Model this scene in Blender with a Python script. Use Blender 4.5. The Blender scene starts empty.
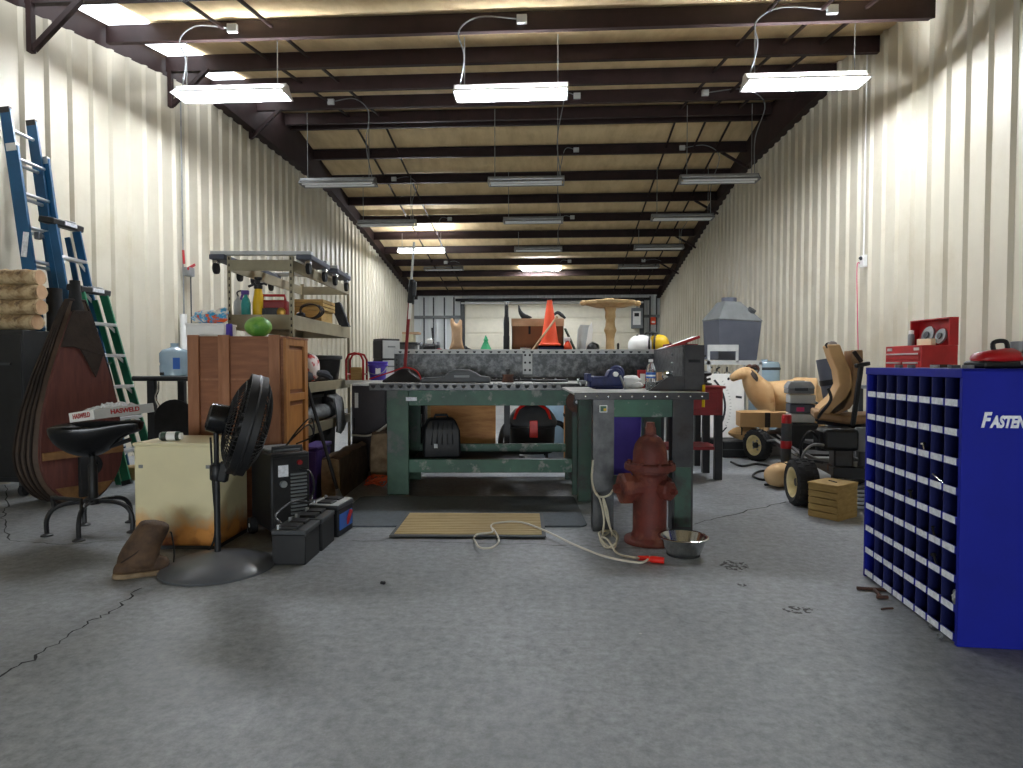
import bpy, bmesh, math, random
from mathutils import Vector, Matrix, Euler
random.seed(7)
SC = bpy.context.scene
COL = SC.collection
PI = math.pi
R = math.radians
# ------------------------------------------------------------------ camera
CZ = 1.09; F = 640.0; PITCH = R(1.79)
cd = bpy.data.cameras.new('camera'); cam = bpy.data.objects.new('camera', cd); COL.objects.link(cam)
cd.sensor_fit = 'HORIZONTAL'; cd.sensor_width = 36.0; cd.lens = 36.0*F/1023.0
cd.clip_start = .05; cd.clip_end = 200
cam.location = (0, 0, CZ); cam.rotation_euler = (PI/2-PITCH, 0, 0)
SC.camera = cam
CS, SN = math.cos(PITCH), math.sin(PITCH)
def ray(px, py):
    u = (px-511.5)/F; v = (384-py)/F
    return Vector((u, CS+v*SN, -SN+v*CS))
def at(px, py, Y):
    d = ray(px, py); return Vector((0, 0, CZ))+d*(Y/d.y)
def fl(px, py, z=0.0):
    d = ray(px, py); return Vector((0, 0, CZ))+d*((z-CZ)/d.z)
def wx(px, Y): return at(px, 384, Y).x
def hz(py, Y): return at(511.5, py, Y).z
# ------------------------------------------------------------------ materials
def lin(c):
    if isinstance(c, str):
        c = [int(c[i:i+2], 16)/255 for i in (0, 2, 4)]
    return tuple((x/12.92 if x <= .04045 else ((x+.055)/1.055)**2.4) for x in c)
MATS = {}
def mat(name, col, rough=.6, metal=0., col2=None, scale=6., lo=.35, hi=.65, var=.18, bump=0., bscale=None, stretch=None, detail=6, spec=.5, trans=0., alpha=1., ior=1.45, coat=0., col3=None, scale3=2.2, lo3=.5, hi3=.62):
    m = bpy.data.materials.new(name); m.use_nodes = True; nt = m.node_tree; N = nt.nodes; L = nt.links
    b = N['Principled BSDF']
    b.inputs['Roughness'].default_value = rough; b.inputs['Metallic'].default_value = metal
    b.inputs['Specular IOR Level'].default_value = spec; b.inputs['Transmission Weight'].default_value = trans
    b.inputs['Alpha'].default_value = alpha; b.inputs['IOR'].default_value = ior; b.inputs['Coat Weight'].default_value = coat
    a = lin(col)
    if col2 is None:
        c1 = tuple(x*(1-var) for x in a); c2 = tuple(min(1, x*(1+var)) for x in a)
    else:
        c1, c2 = a, lin(col2)
    tc = N.new('ShaderNodeTexCoord'); mp = N.new('ShaderNodeMapping'); L.new(tc.outputs['Object'], mp.inputs['Vector'])
    if stretch: mp.inputs['Scale'].default_value = stretch
    nz = N.new('ShaderNodeTexNoise'); nz.inputs['Scale'].default_value = scale; nz.inputs['Detail'].default_value = detail; nz.inputs['Roughness'].default_value = .6
    L.new(mp.outputs[0], nz.inputs['Vector'])
    rp = N.new('ShaderNodeValToRGB'); rp.color_ramp.elements[0].position = lo; rp.color_ramp.elements[1].position = hi
    rp.color_ramp.elements[0].color = (*c1, 1); rp.color_ramp.elements[1].color = (*c2, 1)
    L.new(nz.outputs['Fac'], rp.inputs['Fac'])
    out = rp.outputs['Color']
    if col3 is not None:
        n3 = N.new('ShaderNodeTexNoise'); n3.inputs['Scale'].default_value = scale3; n3.inputs['Detail'].default_value = 8; n3.inputs['Roughness'].default_value = .65
        L.new(tc.outputs['Object'], n3.inputs['Vector'])
        r3 = N.new('ShaderNodeValToRGB'); r3.color_ramp.elements[0].position = lo3; r3.color_ramp.elements[1].position = hi3
        L.new(n3.outputs['Fac'], r3.inputs['Fac'])
        mx = N.new('ShaderNodeMix'); mx.data_type = 'RGBA'
        L.new(r3.outputs['Color'], mx.inputs[0]); L.new(out, mx.inputs[6]); mx.inputs[7].default_value = (*lin(col3), 1)
        out = mx.outputs[2]
    L.new(out, b.inputs['Base Color'])
    if bump:
        bn = N.new('ShaderNodeBump'); bn.inputs['Strength'].default_value = bump; bn.inputs['Distance'].default_value = .01
        nb = N.new('ShaderNodeTexNoise'); nb.inputs['Scale'].default_value = bscale or scale*4; nb.inputs['Detail'].default_value = 5
        L.new(mp.outputs[0], nb.inputs['Vector']); L.new(nb.outputs['Fac'], bn.inputs['Height']); L.new(bn.outputs[0], b.inputs['Normal'])
    MATS[name] = m
    return m
def emis(name, col, s):
    m = bpy.data.materials.new(name); m.use_nodes = True; b = m.node_tree.nodes['Principled BSDF']
    b.inputs['Base Color'].default_value = (*lin(col), 1); b.inputs['Emission Color'].default_value = (*lin(col), 1); b.inputs['Emission Strength'].default_value = s
    MATS[name] = m; return m
# ------------------------------------------------------------------ mesh builder
def catmull(p, k=6, closed=False):
    p = [Vector(q) for q in p]; n = len(p); out = []
    rng = range(n if closed else n-1)
    for i in rng:
        p1, p2 = p[i], p[(i+1) % n]
        p0 = p[i-1] if (i > 0 or closed) else p1*2-p2
        p3 = p[(i+2) % n] if (i+2 < n or closed) else p2*2-p1
        for j in range(k):
            t = j/k
            out.append(.5*((2*p1)+(p2-p0)*t+(2*p0-5*p1+4*p2-p3)*t*t+(3*p1-p0-3*p2+p3)*t**3))
    if not closed: out.append(p[-1])
    return out
class MB:
    def __init__(s): s.bm = bmesh.new(); s.X = Matrix(); s.skin = False
    def xf(s, m): s.X = m; return s
    def add(s, vs, fs):
        v = [s.bm.verts.new(s.X @ Vector(q)) for q in vs]
        for f in fs:
            try: s.bm.faces.new([v[i] for i in f])
            except ValueError: pass
        return s
    def bb(s, x0, x1, y0, y1, z0, z1):
        return s.add([(x, y, z) for x in (x0, x1) for y in (y0, y1) for z in (z0, z1)], [(0, 1, 3, 2), (4, 6, 7, 5), (0, 4, 5, 1), (2, 3, 7, 6), (0, 2, 6, 4), (1, 5, 7, 3)])
    def box(s, c, d, rot=(0, 0, 0)):
        m = Matrix.Translation(c) @ Euler(rot).to_matrix().to_4x4(); o = s.X; s.X = o @ m
        s.bb(-d[0]/2, d[0]/2, -d[1]/2, d[1]/2, -d[2]/2, d[2]/2); s.X = o; return s
    def bar(s, p0, p1, w, h, up=(0, 0, 1)):
        p0, p1 = Vector(p0), Vector(p1); d = (p1-p0); l = d.length; d.normalize()
        sd = d.cross(Vector(up)); sd = sd.normalized() if sd.length > 1e-4 else Vector((1, 0, 0)); u = sd.cross(d)
        m = Matrix((sd, d, u)).transposed().to_4x4(); m.translation = (p0+p1)/2; o = s.X; s.X = o @ m
        s.bb(-w/2, w/2, -l/2, l/2, -h/2, h/2); s.X = o; return s
    def rings(s, rs, cap=True, loop=False):
        n = len(rs[0]); vs = [q for r in rs for q in r]; fs = []; k = len(rs)
        for i in range(k if loop else k-1):
            for j in range(n):
                a, b = i*n+j, i*n+(j+1) % n; i2 = (i+1) % k
                fs.append((a, b, i2*n+(j+1) % n, i2*n+j))
        if cap and not loop: fs += [tuple(range(n))[::-1], tuple(range((k-1)*n, k*n))]
        return s.add(vs, fs)
    def tube(s, pts, r, n=8, sub=0, loop=False, flat=1.):
        if sub:
            rr = r
            if isinstance(r, (list, tuple)):
                m = len(r); rr = []
                for i in range(m-1):
                    rr += [r[i]+(r[i+1]-r[i])*j/sub for j in range(sub)]
                rr.append(r[-1])
            pts = catmull(pts, sub, loop); r = rr
        pts = [Vector(p) for p in pts]; k = len(pts); rs = []; up = None
        for i in range(k):
            a = pts[i-1] if (i > 0 or loop) else pts[0]; b = pts[(i+1) % k] if (i < k-1 or loop) else pts[-1]
            d = (b-a).normalized()
            if up is None:
                up = Vector((0, 0, 1)) if abs(d.z) < .9 else Vector((0, 1, 0))
            sd = d.cross(up)
            sd = sd.normalized() if sd.length > 1e-5 else Vector((1, 0, 0)); up = sd.cross(d).normalized()
            q = r[i] if isinstance(r, (list, tuple)) else r
            rs.append([pts[i]+sd*(q*math.cos(2*PI*j/n))+up*(q*flat*math.sin(2*PI*j/n)) for j in range(n)])
        return s.rings(rs, True, loop)
    def cyl(s, p0, p1, r0, r1=None, n=18):
        return s.tube([p0, p1], [r0, r0 if r1 is None else r1], n)
    def lathe(s, prof, n=28, c=(0, 0, 0), ax=(0, 0, 1), closed=False):
        q = Vector((0, 0, 1)).rotation_difference(Vector(ax).normalized()).to_matrix().to_4x4(); q.translation = c
        o = s.X; s.X = o @ q
        s.rings([[(max(r, 1e-4)*math.cos(2*PI*j/n), max(r, 1e-4)*math.sin(2*PI*j/n), z) for j in range(n)] for r, z in prof], True, closed)
        s.X = o; return s
    def prism(s, poly, a, b, pl='xz'):
        f = {'xz': lambda p, d: (p[0], d, p[1]), 'xy': lambda p, d: (p[0], p[1], d), 'yz': lambda p, d: (d, p[0], p[1])}[pl]
        return s.rings([[f(p, a) for p in poly], [f(p, b) for p in poly]])
    def ball(s, c, r, u=18, v=12, jit=0., seed=1, p=1.):
        rd = random.Random(seed); c = Vector(c); rs = []
        if not isinstance(r, (tuple, list)): r = (r, r, r)
        for i in range(1, v):
            t = PI*i/v; ring = []
            for j in range(u):
                a = 2*PI*j/u; k = 1+rd.uniform(-jit, jit)
                e = lambda x: math.copysign(abs(x)**p, x)
                ring.append(c+Vector((r[0]*e(math.sin(t))*e(math.cos(a)), r[1]*e(math.sin(t))*e(math.sin(a)), -r[2]*e(math.cos(t))))*k)
            rs.append(ring)
        s.rings(rs, False)
        n0 = len(rs)*u
        bot = s.bm.verts.new(s.X @ (c-Vector((0, 0, r[2])))); top = s.bm.verts.new(s.X @ (c+Vector((0, 0, r[2]))))
        s.bm.verts.ensure_lookup_table(); b0 = len(s.bm.verts)-2-n0; V = s.bm.verts
        for j in range(u):
            s.bm.faces.new((bot, V[b0+(j+1) % u], V[b0+j])); k = b0+(v-2)*u; s.bm.faces.new((top, V[k+j], V[k+(j+1) % u]))
        return s
    def skel(s, verts, edges):
        ly = s.bm.verts.layers.skin.verify(); vs = []
        for i, (p, rx, ry) in enumerate(verts):
            v = s.bm.verts.new(p); v[ly].radius = (rx, ry); v[ly].use_root = (i == 0); vs.append(v)
        for a, b in edges: s.bm.edges.new((vs[a], vs[b]))
        s.skin = True; return s
    def put(s, name, m, par=None, bev=0., smooth=40, sub=0, loc=None, rot=None, label=None, jit=0., seg=2):
        me = bpy.data.meshes.new(name)
        if not s.skin:
            bmesh.ops.recalc_face_normals(s.bm, faces=s.bm.faces)
        if jit:
            rd = random.Random(len(name)+len(s.bm.verts))
            for v in s.bm.verts: v.co += Vector((rd.uniform(-jit, jit), rd.uniform(-jit, jit), rd.uniform(-jit, jit)))
        s.bm.to_mesh(me); s.bm.free()
        if smooth and not s.skin and len(me.polygons):
            me.shade_smooth(); me.set_sharp_from_angle(angle=R(smooth))
        if isinstance(m, str): m = MATS[m]
        me.materials.append(m)
        o = bpy.data.objects.new(name, me); COL.objects.link(o)
        if par is not None: o.parent = par
        if loc is not None: o.location = loc
        if rot is not None: o.rotation_euler = rot
        if label: o['label'] = label
        if s.skin:
            k = o.modifiers.new('skin', 'SKIN'); k.use_smooth_shade = True
            k = o.modifiers.new('sub', 'SUBSURF'); k.levels = 2; k.render_levels = 2
        if bev:
            k = o.modifiers.new('bevel', 'BEVEL'); k.width = bev; k.segments = seg; k.limit_method = 'ANGLE'; k.angle_limit = R(35)
        if sub:
            k = o.modifiers.new('sub', 'SUBSURF'); k.levels = sub; k.render_levels = sub
        return o
def tag(o, label, cat, group=None):
    o['label'] = label; o['category'] = cat
    if group: o['group'] = group
    return o
def T(name, label, cat, loc=(0, 0, 0), rz=0., group=None, rx=0., ry=0.):
    o = bpy.data.objects.new(name, None); COL.objects.link(o); o.location = loc; o.rotation_euler = (rx, ry, rz); o.empty_display_size = .1
    return tag(o, label, cat, group)
def dup(root, loc, rz=None, label=None, group=None, rot=None):
    def cp(o, par):
        c = o.copy(); COL.objects.link(c)
        if par is not None: c.parent = par
        for ch in list(o.children): cp(ch, c)
        return c
    r = cp(root, None); r.location = loc
    if rz is not None: r.rotation_euler = (r.rotation_euler[0], r.rotation_euler[1], rz)
    if rot is not None: r.rotation_euler = rot
    if label: r['label'] = label
    if group: r['group'] = group
    return r
def struct(o):
    o['kind'] = 'structure'; return o
def text(name, body, size, m, par, loc, rot, shear=0., off=0., depth=.001, align='CENTER', sx=1.):
    c = bpy.data.curves.new(name, 'FONT'); c.body = body; c.size = size; c.extrude = depth; c.shear = shear; c.offset = off; c.align_x = align; c.align_y = 'CENTER'
    t = bpy.data.objects.new('tmp_text', c); COL.objects.link(t)
    dg = bpy.context.evaluated_depsgraph_get(); me = bpy.data.meshes.new_from_object(t.evaluated_get(dg))
    bpy.data.objects.remove(t); bpy.data.curves.remove(c)
    me.materials.clear(); me.materials.append(MATS[m]); me.name = name
    o = bpy.data.objects.new(name, me); COL.objects.link(o); o.parent = par; o.location = loc; o.rotation_euler = rot; o.scale = (sx, 1, 1)
    return o
# ------------------------------------------------------------------ palette
mat('wall', 'c6c0ae', .5, 0, var=.05, scale=1.2, col3='b9b09a', scale3=1.1, lo3=.52, hi3=.75, spec=.4)
mat('wall_white', 'dfe3e2', .5, var=.05, scale=1.)
mat('insul', 'e0c89c', .75, col2='c9af84', scale=1.5, stretch=(3, 1, 1), bump=.5, bscale=3, lo=.4, hi=.7)
mat('oxide', '291b1a', .6, var=.25, scale=4, spec=.3)
mat('galv', '8e9192', .4, .7, var=.15, scale=12)
mat('fix_white', 'd8d8d6', .45, var=.04)
mat('tube_off', 'e3e6e6', .3, var=.02)
mat('black', '151618', .5, var=.3, scale=9)
mat('black_mat', '1b1b1c', .8, var=.3, scale=14)
mat('black_gloss', '0f1012', .25, var=.2)
mat('rubber', '1d1d1e', .85, var=.25, scale=20, bump=.3)
mat('fan_grey', '53565a', .32, var=.08)
mat('dark_grey', '3c3f42', .55, var=.2)
mat('mid_grey', '74787a', .5, var=.15)
mat('light_grey', 'b4b7b6', .5, var=.1)
mat('white', 'e6e6e2', .5, var=.06)
mat('cream', 'd9d2b0', .45, var=.06, scale=3)
mat('red', 'a3161b', .4, var=.15, scale=6)
mat('red_dark', '7a1518', .5, var=.2)
mat('red_plug', 'd32218', .4, var=.1)
mat('orange', 'e8532c', .55, var=.1)
mat('orange_cord', 'c9572f', .6, var=.1)
mat('yellow', 'd9b21c', .45, var=.1)
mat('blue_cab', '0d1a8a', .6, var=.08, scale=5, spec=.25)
mat('blue_in_shade', '0f1753', .5, var=.15, scale=5)  # cabinet blue darkened: the shade inside the bins is put into the colour
mat('blue_vise', '1c2656', .45, var=.25, scale=16)
mat('blue_ladder', '124d74', .4, var=.12)
mat('teal', '2e8e8b', .5, var=.15)
mat('purple', '45319a', .45, var=.1)
mat('violet', '4b3580', .5, var=.12)
mat('green_paint', '345743', .5, col2='223e31', scale=5, col3='4a504b', scale3=5, lo3=.52, hi3=.62, bump=.2)
mat('green_worn', '284536', .5, col2='335243', scale=4, col3='2b2622', scale3=4, lo3=.45, hi3=.6)
mat('green_apron', '33604a', .5, col2='28493a', scale=4, col3='767c73', scale3=7, lo3=.55, hi3=.63)
mat('green_bag', '3fae78', .5, var=.15)
mat('green_ladder', '1f6f4f', .4, var=.1)
mat('melon', '7fae4f', .5, col2='4f8a35', scale=9, lo=.42, hi=.58)
mat('steel_dark', '2a2a2b', .42, .5, col2='3e3d3d', scale=7, col3='2a2523', scale3=3.5)
mat('steel_plate', '4c4c4b', .38, .6, col2='303132', scale=6, lo=.4, hi=.62)
mat('steel_top', 'cccbc6', .35, .25, col2='a09f9b', scale=7)
mat('girder', '3f4142', .45, .45, col2='727475', scale=22, lo=.42, hi=.7, detail=9, bump=.2)
mat('chrome', 'c9cbcc', .16, 1., var=.05)
mat('aluminium', 'd0d3d5', .3, .85, var=.05)
mat('rust_pulley', '5a3b2f', .7, .2, col2='3a2721', scale=18)
mat('hydrant', '66291f', .65, 0, col2='4a211a', scale=8, col3='74402f', scale3=5, bump=.3)
mat('crate_front', '8d5c3e', .6, col2='76492f', scale=5, stretch=(1, 1, 7), lo=.3, hi=.7)
mat('crate_batten', '9c6b4c', .6, col2='845639', scale=5, stretch=(6, 1, 1), lo=.3, hi=.7)
mat('crate_side', 'b07a41', .5, col2='946030', scale=5, stretch=(6, 6, 1), lo=.3, hi=.7)
mat('plywood', 'bf8b52', .65, col2='9a6536', scale=4, stretch=(1, 1, 6), lo=.35, hi=.7)
mat('pine', 'b79a5f', .65, col2='977a45', scale=6, stretch=(2, 2, 9), lo=.3, hi=.7)
mat('wood_pale', 'd2b08e', .65, col2='b08c66', scale=6, lo=.3, hi=.7)
mat('wood_spool', 'ccb184', .65, col2='a78a59', scale=9, lo=.3, hi=.7)
mat('timber', '5d4a36', .85, col2='3f3125', scale=7, bump=.6, bscale=16)
mat('timber_end', '9a8568', .85, col2='6c5840', scale=9, bump=.6, bscale=16)
mat('bark', 'c2ad88', .85, col2='8d7350', scale=14, lo=.4, hi=.62, bump=.8, bscale=22, col3='5f4a35', scale3=9, lo3=.56, hi3=.66)
mat('pleat_leather', '5c493a', .6, col2='43352a', scale=7)
mat('leather', '33271e', .8, col2='221914', scale=9, bump=.5)
mat('maroon', '63372f', .6, col2='4d2924', scale=5, stretch=(8, 8, 1), lo=.3, hi=.7)
mat('oak_patch', '8b673d', .7, col2='6b4a2a', scale=10)
mat('boot', '59432f', .75, col2='3c2c20', scale=12, bump=.5)
mat('boot_sole', '8d7a5f', .8, col2='6b5942', scale=14)
mat('cardboard', 'bb9565', .8, var=.08, scale=5)
mat('cardboard_dark', '7c5233', .75, var=.1, scale=5)
mat('foam_deer', 'd6b485', .75, col2='c9a272', scale=4, col3='b08050', scale3=3, lo3=.56, hi3=.7, bump=.3)
mat('seat_tan', '9c7a51', .6, col2='7f6040', scale=6, bump=.2)
mat('seat_front', 'c09a6a', .6, var=.1)
mat('hood_grey', '4a4e59', .55, var=.1)
mat('hood_top', '6e7273', .6, .2, var=.15)
mat('shelf_tan', '8f876f', .5, .2, var=.12)
mat('cloth_dark', '2a2d33', .9, var=.3, scale=10, bump=.4)
mat('cloth_grey', '6f7274', .9, var=.3, scale=10, bump=.4)
mat('floral', 'd9cfca', .8, col2='b3342f', scale=14, lo=.52, hi=.6)
mat('party', 'e9e4da', .5, col2='3ba6d6', scale=16, lo=.42, hi=.5, col3='e4642a', scale3=14, lo3=.54, hi3=.58)
mat('jug_blue', 'bcd6e6', .2, var=.05, trans=.35)
mat('clear', 'eef4f6', .08, var=.0, trans=.9, ior=1.3)
mat('wrap', 'f4f6f7', .12, var=.02, trans=.55, ior=1.2, alpha=.75)
mat('label_blue', '2d62b5', .4, var=.05)
mat('label_grey', 'dcdfe4', .55, var=.18, scale=40)
mat('mat_rubber', '4d5459', .8, var=.12, scale=30, bump=.3)
mat('cord_white', 'c8c3b4', .6, var=.08)
mat('rope', 'bdb6a0', .8, var=.12, scale=40, bump=.4)
mat('purple_dark', '2c2529', .45, var=.2)
m_ = mat('stain', '3a3a3a', .7, var=.3, scale=30)
n_ = m_.node_tree.nodes.new('ShaderNodeTexNoise'); n_.inputs['Scale'].default_value = 45; n_.inputs['Detail'].default_value = 6
r_ = m_.node_tree.nodes.new('ShaderNodeValToRGB'); r_.color_ramp.elements[0].position = .47; r_.color_ramp.elements[1].position = .56
c_ = m_.node_tree.nodes.new('ShaderNodeTexCoord'); m_.node_tree.links.new(c_.outputs['Object'], n_.inputs['Vector'])
m_.node_tree.links.new(n_.outputs['Fac'], r_.inputs['Fac']); m_.node_tree.links.new(r_.outputs['Color'], m_.node_tree.nodes['Principled BSDF'].inputs['Alpha'])
mat('crack', '26272a', .9, var=.2)
mat('magenta', 'c42c6b', .5, var=.1)
mat('wheel_cream', 'cdbd8c', .5, var=.12, scale=20)
mat('bag_grey', '8c8580', .85, var=.15, bump=.4)
mat('brass', 'a8843f', .4, .7, var=.1)
mat('door_cream', 'e2dcc8', .5, var=.04)
emis('tube_lit', 'f2f7ff', 280.)
emis('skylight', 'f4f8ff', 4.)
# rusting enamel: cream with real rust creeping up from the floor
def rust_enamel():
    m = mat('enamel', 'd9d0aa', .4, var=.05, scale=3); nt = m.node_tree; N = nt.nodes; L = nt.links; b = N['Principled BSDF']
    base = b.inputs['Base Color'].links[0].from_socket
    tc = N.new('ShaderNodeTexCoord'); sp = N.new('ShaderNodeSeparateXYZ'); L.new(tc.outputs['Object'], sp.inputs[0])
    nz = N.new('ShaderNodeTexNoise'); nz.inputs['Scale'].default_value = 7; nz.inputs['Detail'].default_value = 8; L.new(tc.outputs['Object'], nz.inputs['Vector'])
    ad = N.new('ShaderNodeMath'); ad.operation = 'MULTIPLY_ADD'; L.new(nz.outputs['Fac'], ad.inputs[0]); ad.inputs[1].default_value = -.32; L.new(sp.outputs['Z'], ad.inputs[2])
    rp = N.new('ShaderNodeValToRGB'); e = rp.color_ramp.elements; e[0].position = -.0; e[0].color = (1, 1, 1, 1); e[1].position = .14; e[1].color = (0, 0, 0, 1)
    ad2 = N.new('ShaderNodeMath'); ad2.operation = 'ADD'; L.new(ad.outputs[0], ad2.inputs[0]); ad2.inputs[1].default_value = .07
    L.new(ad2.outputs[0], rp.inputs['Fac'])
    rc = N.new('ShaderNodeValToRGB'); rc.color_ramp.elements[0].color = (*lin('6e3a1c'), 1); rc.color_ramp.elements[1].color = (*lin('c88a45'), 1); rc.color_ramp.elements[0].position = .4; rc.color_ramp.elements[1].position = .6
    L.new(nz.outputs['Fac'], rc.inputs['Fac'])
    mx = N.new('ShaderNodeMix'); mx.data_type = 'RGBA'; L.new(rp.outputs['Color'], mx.inputs[0]); L.new(base, mx.inputs[6]); L.new(rc.outputs['Color'], mx.inputs[7])
    L.new(mx.outputs[2], b.inputs['Base Color'])
rust_enamel()
def concrete():
    m = bpy.data.materials.new('concrete'); m.use_nodes = True; nt = m.node_tree; N = nt.nodes; L = nt.links; b = N['Principled BSDF']
    tc = N.new('ShaderNodeTexCoord')
    def noise(sc, dt=6, ro=.6):
        n = N.new('ShaderNodeTexNoise'); n.inputs['Scale'].default_value = sc; n.inputs['Detail'].default_value = dt; n.inputs['Roughness'].default_value = ro; L.new(tc.outputs['Object'], n.inputs['Vector']); return n.outputs['Fac']
    def ramp(f, a, ca, c, cb):
        r = N.new('ShaderNodeValToRGB'); r.color_ramp.elements[0].position = a; r.color_ramp.elements[1].position = c
        r.color_ramp.elements[0].color = (*lin(ca), 1); r.color_ramp.elements[1].color = (*lin(cb), 1); L.new(f, r.inputs['Fac']); return r.outputs['Color']
    def mix(f, a, c, mode='MIX'):
        x = N.new('ShaderNodeMix'); x.data_type = 'RGBA'; x.blend_type = mode; L.new(f, x.inputs[0]) if not isinstance(f, float) else setattr(x.inputs[0], 'default_value', f)
        L.new(a, x.inputs[6]); L.new(c, x.inputs[7]); return x.outputs[2]
    base = ramp(noise(.7, 8, .65), .3, '7f8385', .72, 'a0a4a7')
    fine = ramp(noise(22, 10, .8), .34, '8c8c8c', .62, 'ffffff')
    c = mix(.7, base, fine, 'MULTIPLY')
    dark = ramp(noise(6.5, 12, .8), .55, '000000', .70, 'c4c4c4')
    dk = ramp(noise(9, 4), .3, '3d3d3e', .7, '515253')
    c = mix(dark, c, dk)
    v = N.new('ShaderNodeTexVoronoi'); v.inputs['Scale'].default_value = 3.6; L.new(tc.outputs['Object'], v.inputs['Vector'])
    sp = ramp(v.outputs['Distance'], .018, 'cccccc', .03, '000000'); w = ramp(noise(3), .45, 'b9b7ae', .6, '3a3836')
    c = mix(sp, c, w)
    L.new(c, b.inputs['Base Color'])
    rr = N.new('ShaderNodeMapRange'); L.new(noise(4, 6), rr.inputs[0]); rr.inputs[3].default_value = .38; rr.inputs[4].default_value = .62; L.new(rr.outputs[0], b.inputs['Roughness'])
    b.inputs['Specular IOR Level'].default_value = .4
    bn = N.new('ShaderNodeBump'); bn.inputs['Strength'].default_value = .15; bn.inputs['Distance'].default_value = .004; L.new(noise(60, 4), bn.inputs['Height']); L.new(bn.outputs[0], b.inputs['Normal'])
    MATS['concrete'] = m
concrete()
def bamboo():
    m = mat('slat_mat', 'b49f70', .7, col2='9a8557', scale=6, stretch=(1, 12, 1), lo=.3, hi=.7)
bamboo()
# ------------------------------------------------------------------ room frame: turned 3.3 degrees from the view
TH = R(3.32); RZ = -TH
def RP(lat, dep, z=0.): return Vector((lat*math.cos(TH)+dep*math.sin(TH), dep*math.cos(TH)-lat*math.sin(TH), z))
LW, RW, BK, FR = -4.95, 4.0, 23.3, -6.0
RID = 11.65; SL = .167; HB = CZ+4.37
def pb(d): return HB-SL*abs(d-RID)          # underside of the purlins
def room(o): o.rotation_euler = (0, 0, RZ); return struct(o)
room(MB().bb(LW-.3, RW+.3, FR-2, BK+.3, -.12, 0).put('floor', 'concrete', smooth=0))
def ribwall(name, x, sgn, top, m):
    ys = []; y = FR
    while y < BK:
        for dy, p in ((0, 0), (.20, 0), (.226, .034), (.270, .034), (.296, 0)):
            if y+dy < BK: ys.append((y+dy, p))
        y += .305
    ys.append((BK, 0)); ys.append((RID, 0)); ys = sorted(set(ys))
    mb = MB(); vs = []; fs = []
    for i, (yy, p) in enumerate(ys):
        vs += [(x+sgn*p, yy, 0), (x+sgn*p, yy, top(yy)), (x-sgn*.05, yy, 0), (x-sgn*.05, yy, top(yy))]
        if i:
            a = 4*(i-1); fs += [(a, a+4, a+5, a+1), (a+1, a+5, a+7, a+3), (a+2, a+3, a+7, a+6)]
    mb.add(vs, fs)
    return room(mb.put(name, m, smooth=12))
ribwall('wall_left', LW, 1, lambda d: min(pb(d)-.06, CZ+3.86), 'wall')
ribwall('wall_right', RW, -1, lambda d: min(pb(d)+(.205 if d < 9.6 else 0.), CZ+3.95+(.3 if d < 9.6 else 0)), 'wall')
# end walls
def endwall():
    mb = MB(); x = LW; pts = []
    while x < RW:
        for dx, p in ((0, 0), (.2, 0), (.226, .03), (.27, .03), (.296, 0)):
            if x+dx < RW: pts.append((x+dx, p))
        x += .305
    pts.append((RW, 0)); vs = []; fs = []
    for i, (xx, p) in enumerate(pts):
        vs += [(xx, BK-p, 0), (xx, BK-p, pb(BK)+.25)]
        if i: a = 2*(i-1); fs.append((a, a+2, a+3, a+1))
    return mb.add(vs, fs).put('wall_back', 'wall_white', smooth=12)
room(endwall())
poly = [(LW, 0), (-3.2, 0), (-3.2, 3.3), (2.6, 3.3), (2.6, 0), (RW, 0), (RW, pb(FR)+.25), (LW, pb(FR)+.25)]
room(MB().prism(poly, FR-.08, FR).put('wall_front', 'wall', smooth=0))
# roof: two insulated slopes
def roof(d0, d1):
    n = 40; vs = []; fs = []; rd = random.Random(3)
    for i in range(n+1):
        d = d0+(d1-d0)*i/n
        for j in range(2): vs += [(LW if j == 0 else RW+.2, d, pb(d)+.215+.012*math.sin(i*2.4))]
        if i: a = 2*(i-1); fs.append((a, a+1, a+3, a+2))
    vs2 = [(x, y, z+.08) for x, y, z in vs]; k = len(vs)
    fs += [tuple(k+q for q in f[::-1]) for f in fs]
    return vs+vs2, fs
mb = MB(); mb.add(*roof(FR-.1, RID)); mb.add(*roof(RID, BK+.2)); room(mb.put('ceiling', 'insul', smooth=50))
TR = [0]
def trim(mb, m, **k):
    TR[0] += 1
    return room(mb.put('trim_%d' % TR[0], m, **k))
pur = [11.5-1.125*k for k in range(15)]+[11.82+1.125*k for k in range(10)]+[BK-.25]
for d in pur:
    s = 1 if d < RID else -1                 # flange turns up-slope
    t = .012; z = pb(d); zz = z+.2
    prof = [(d, z), (d+s*.065, z), (d+s*.065, z+.025), (d+s*.055, z+.025), (d+s*.055, z+t), (d+s*t, z+t), (d+s*t, zz-t), (d+s*.06, zz-t), (d+s*.06, zz), (d, zz)]
    trim(MB().prism(prof, LW, RW, 'yz'), 'oxide', smooth=0)
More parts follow.
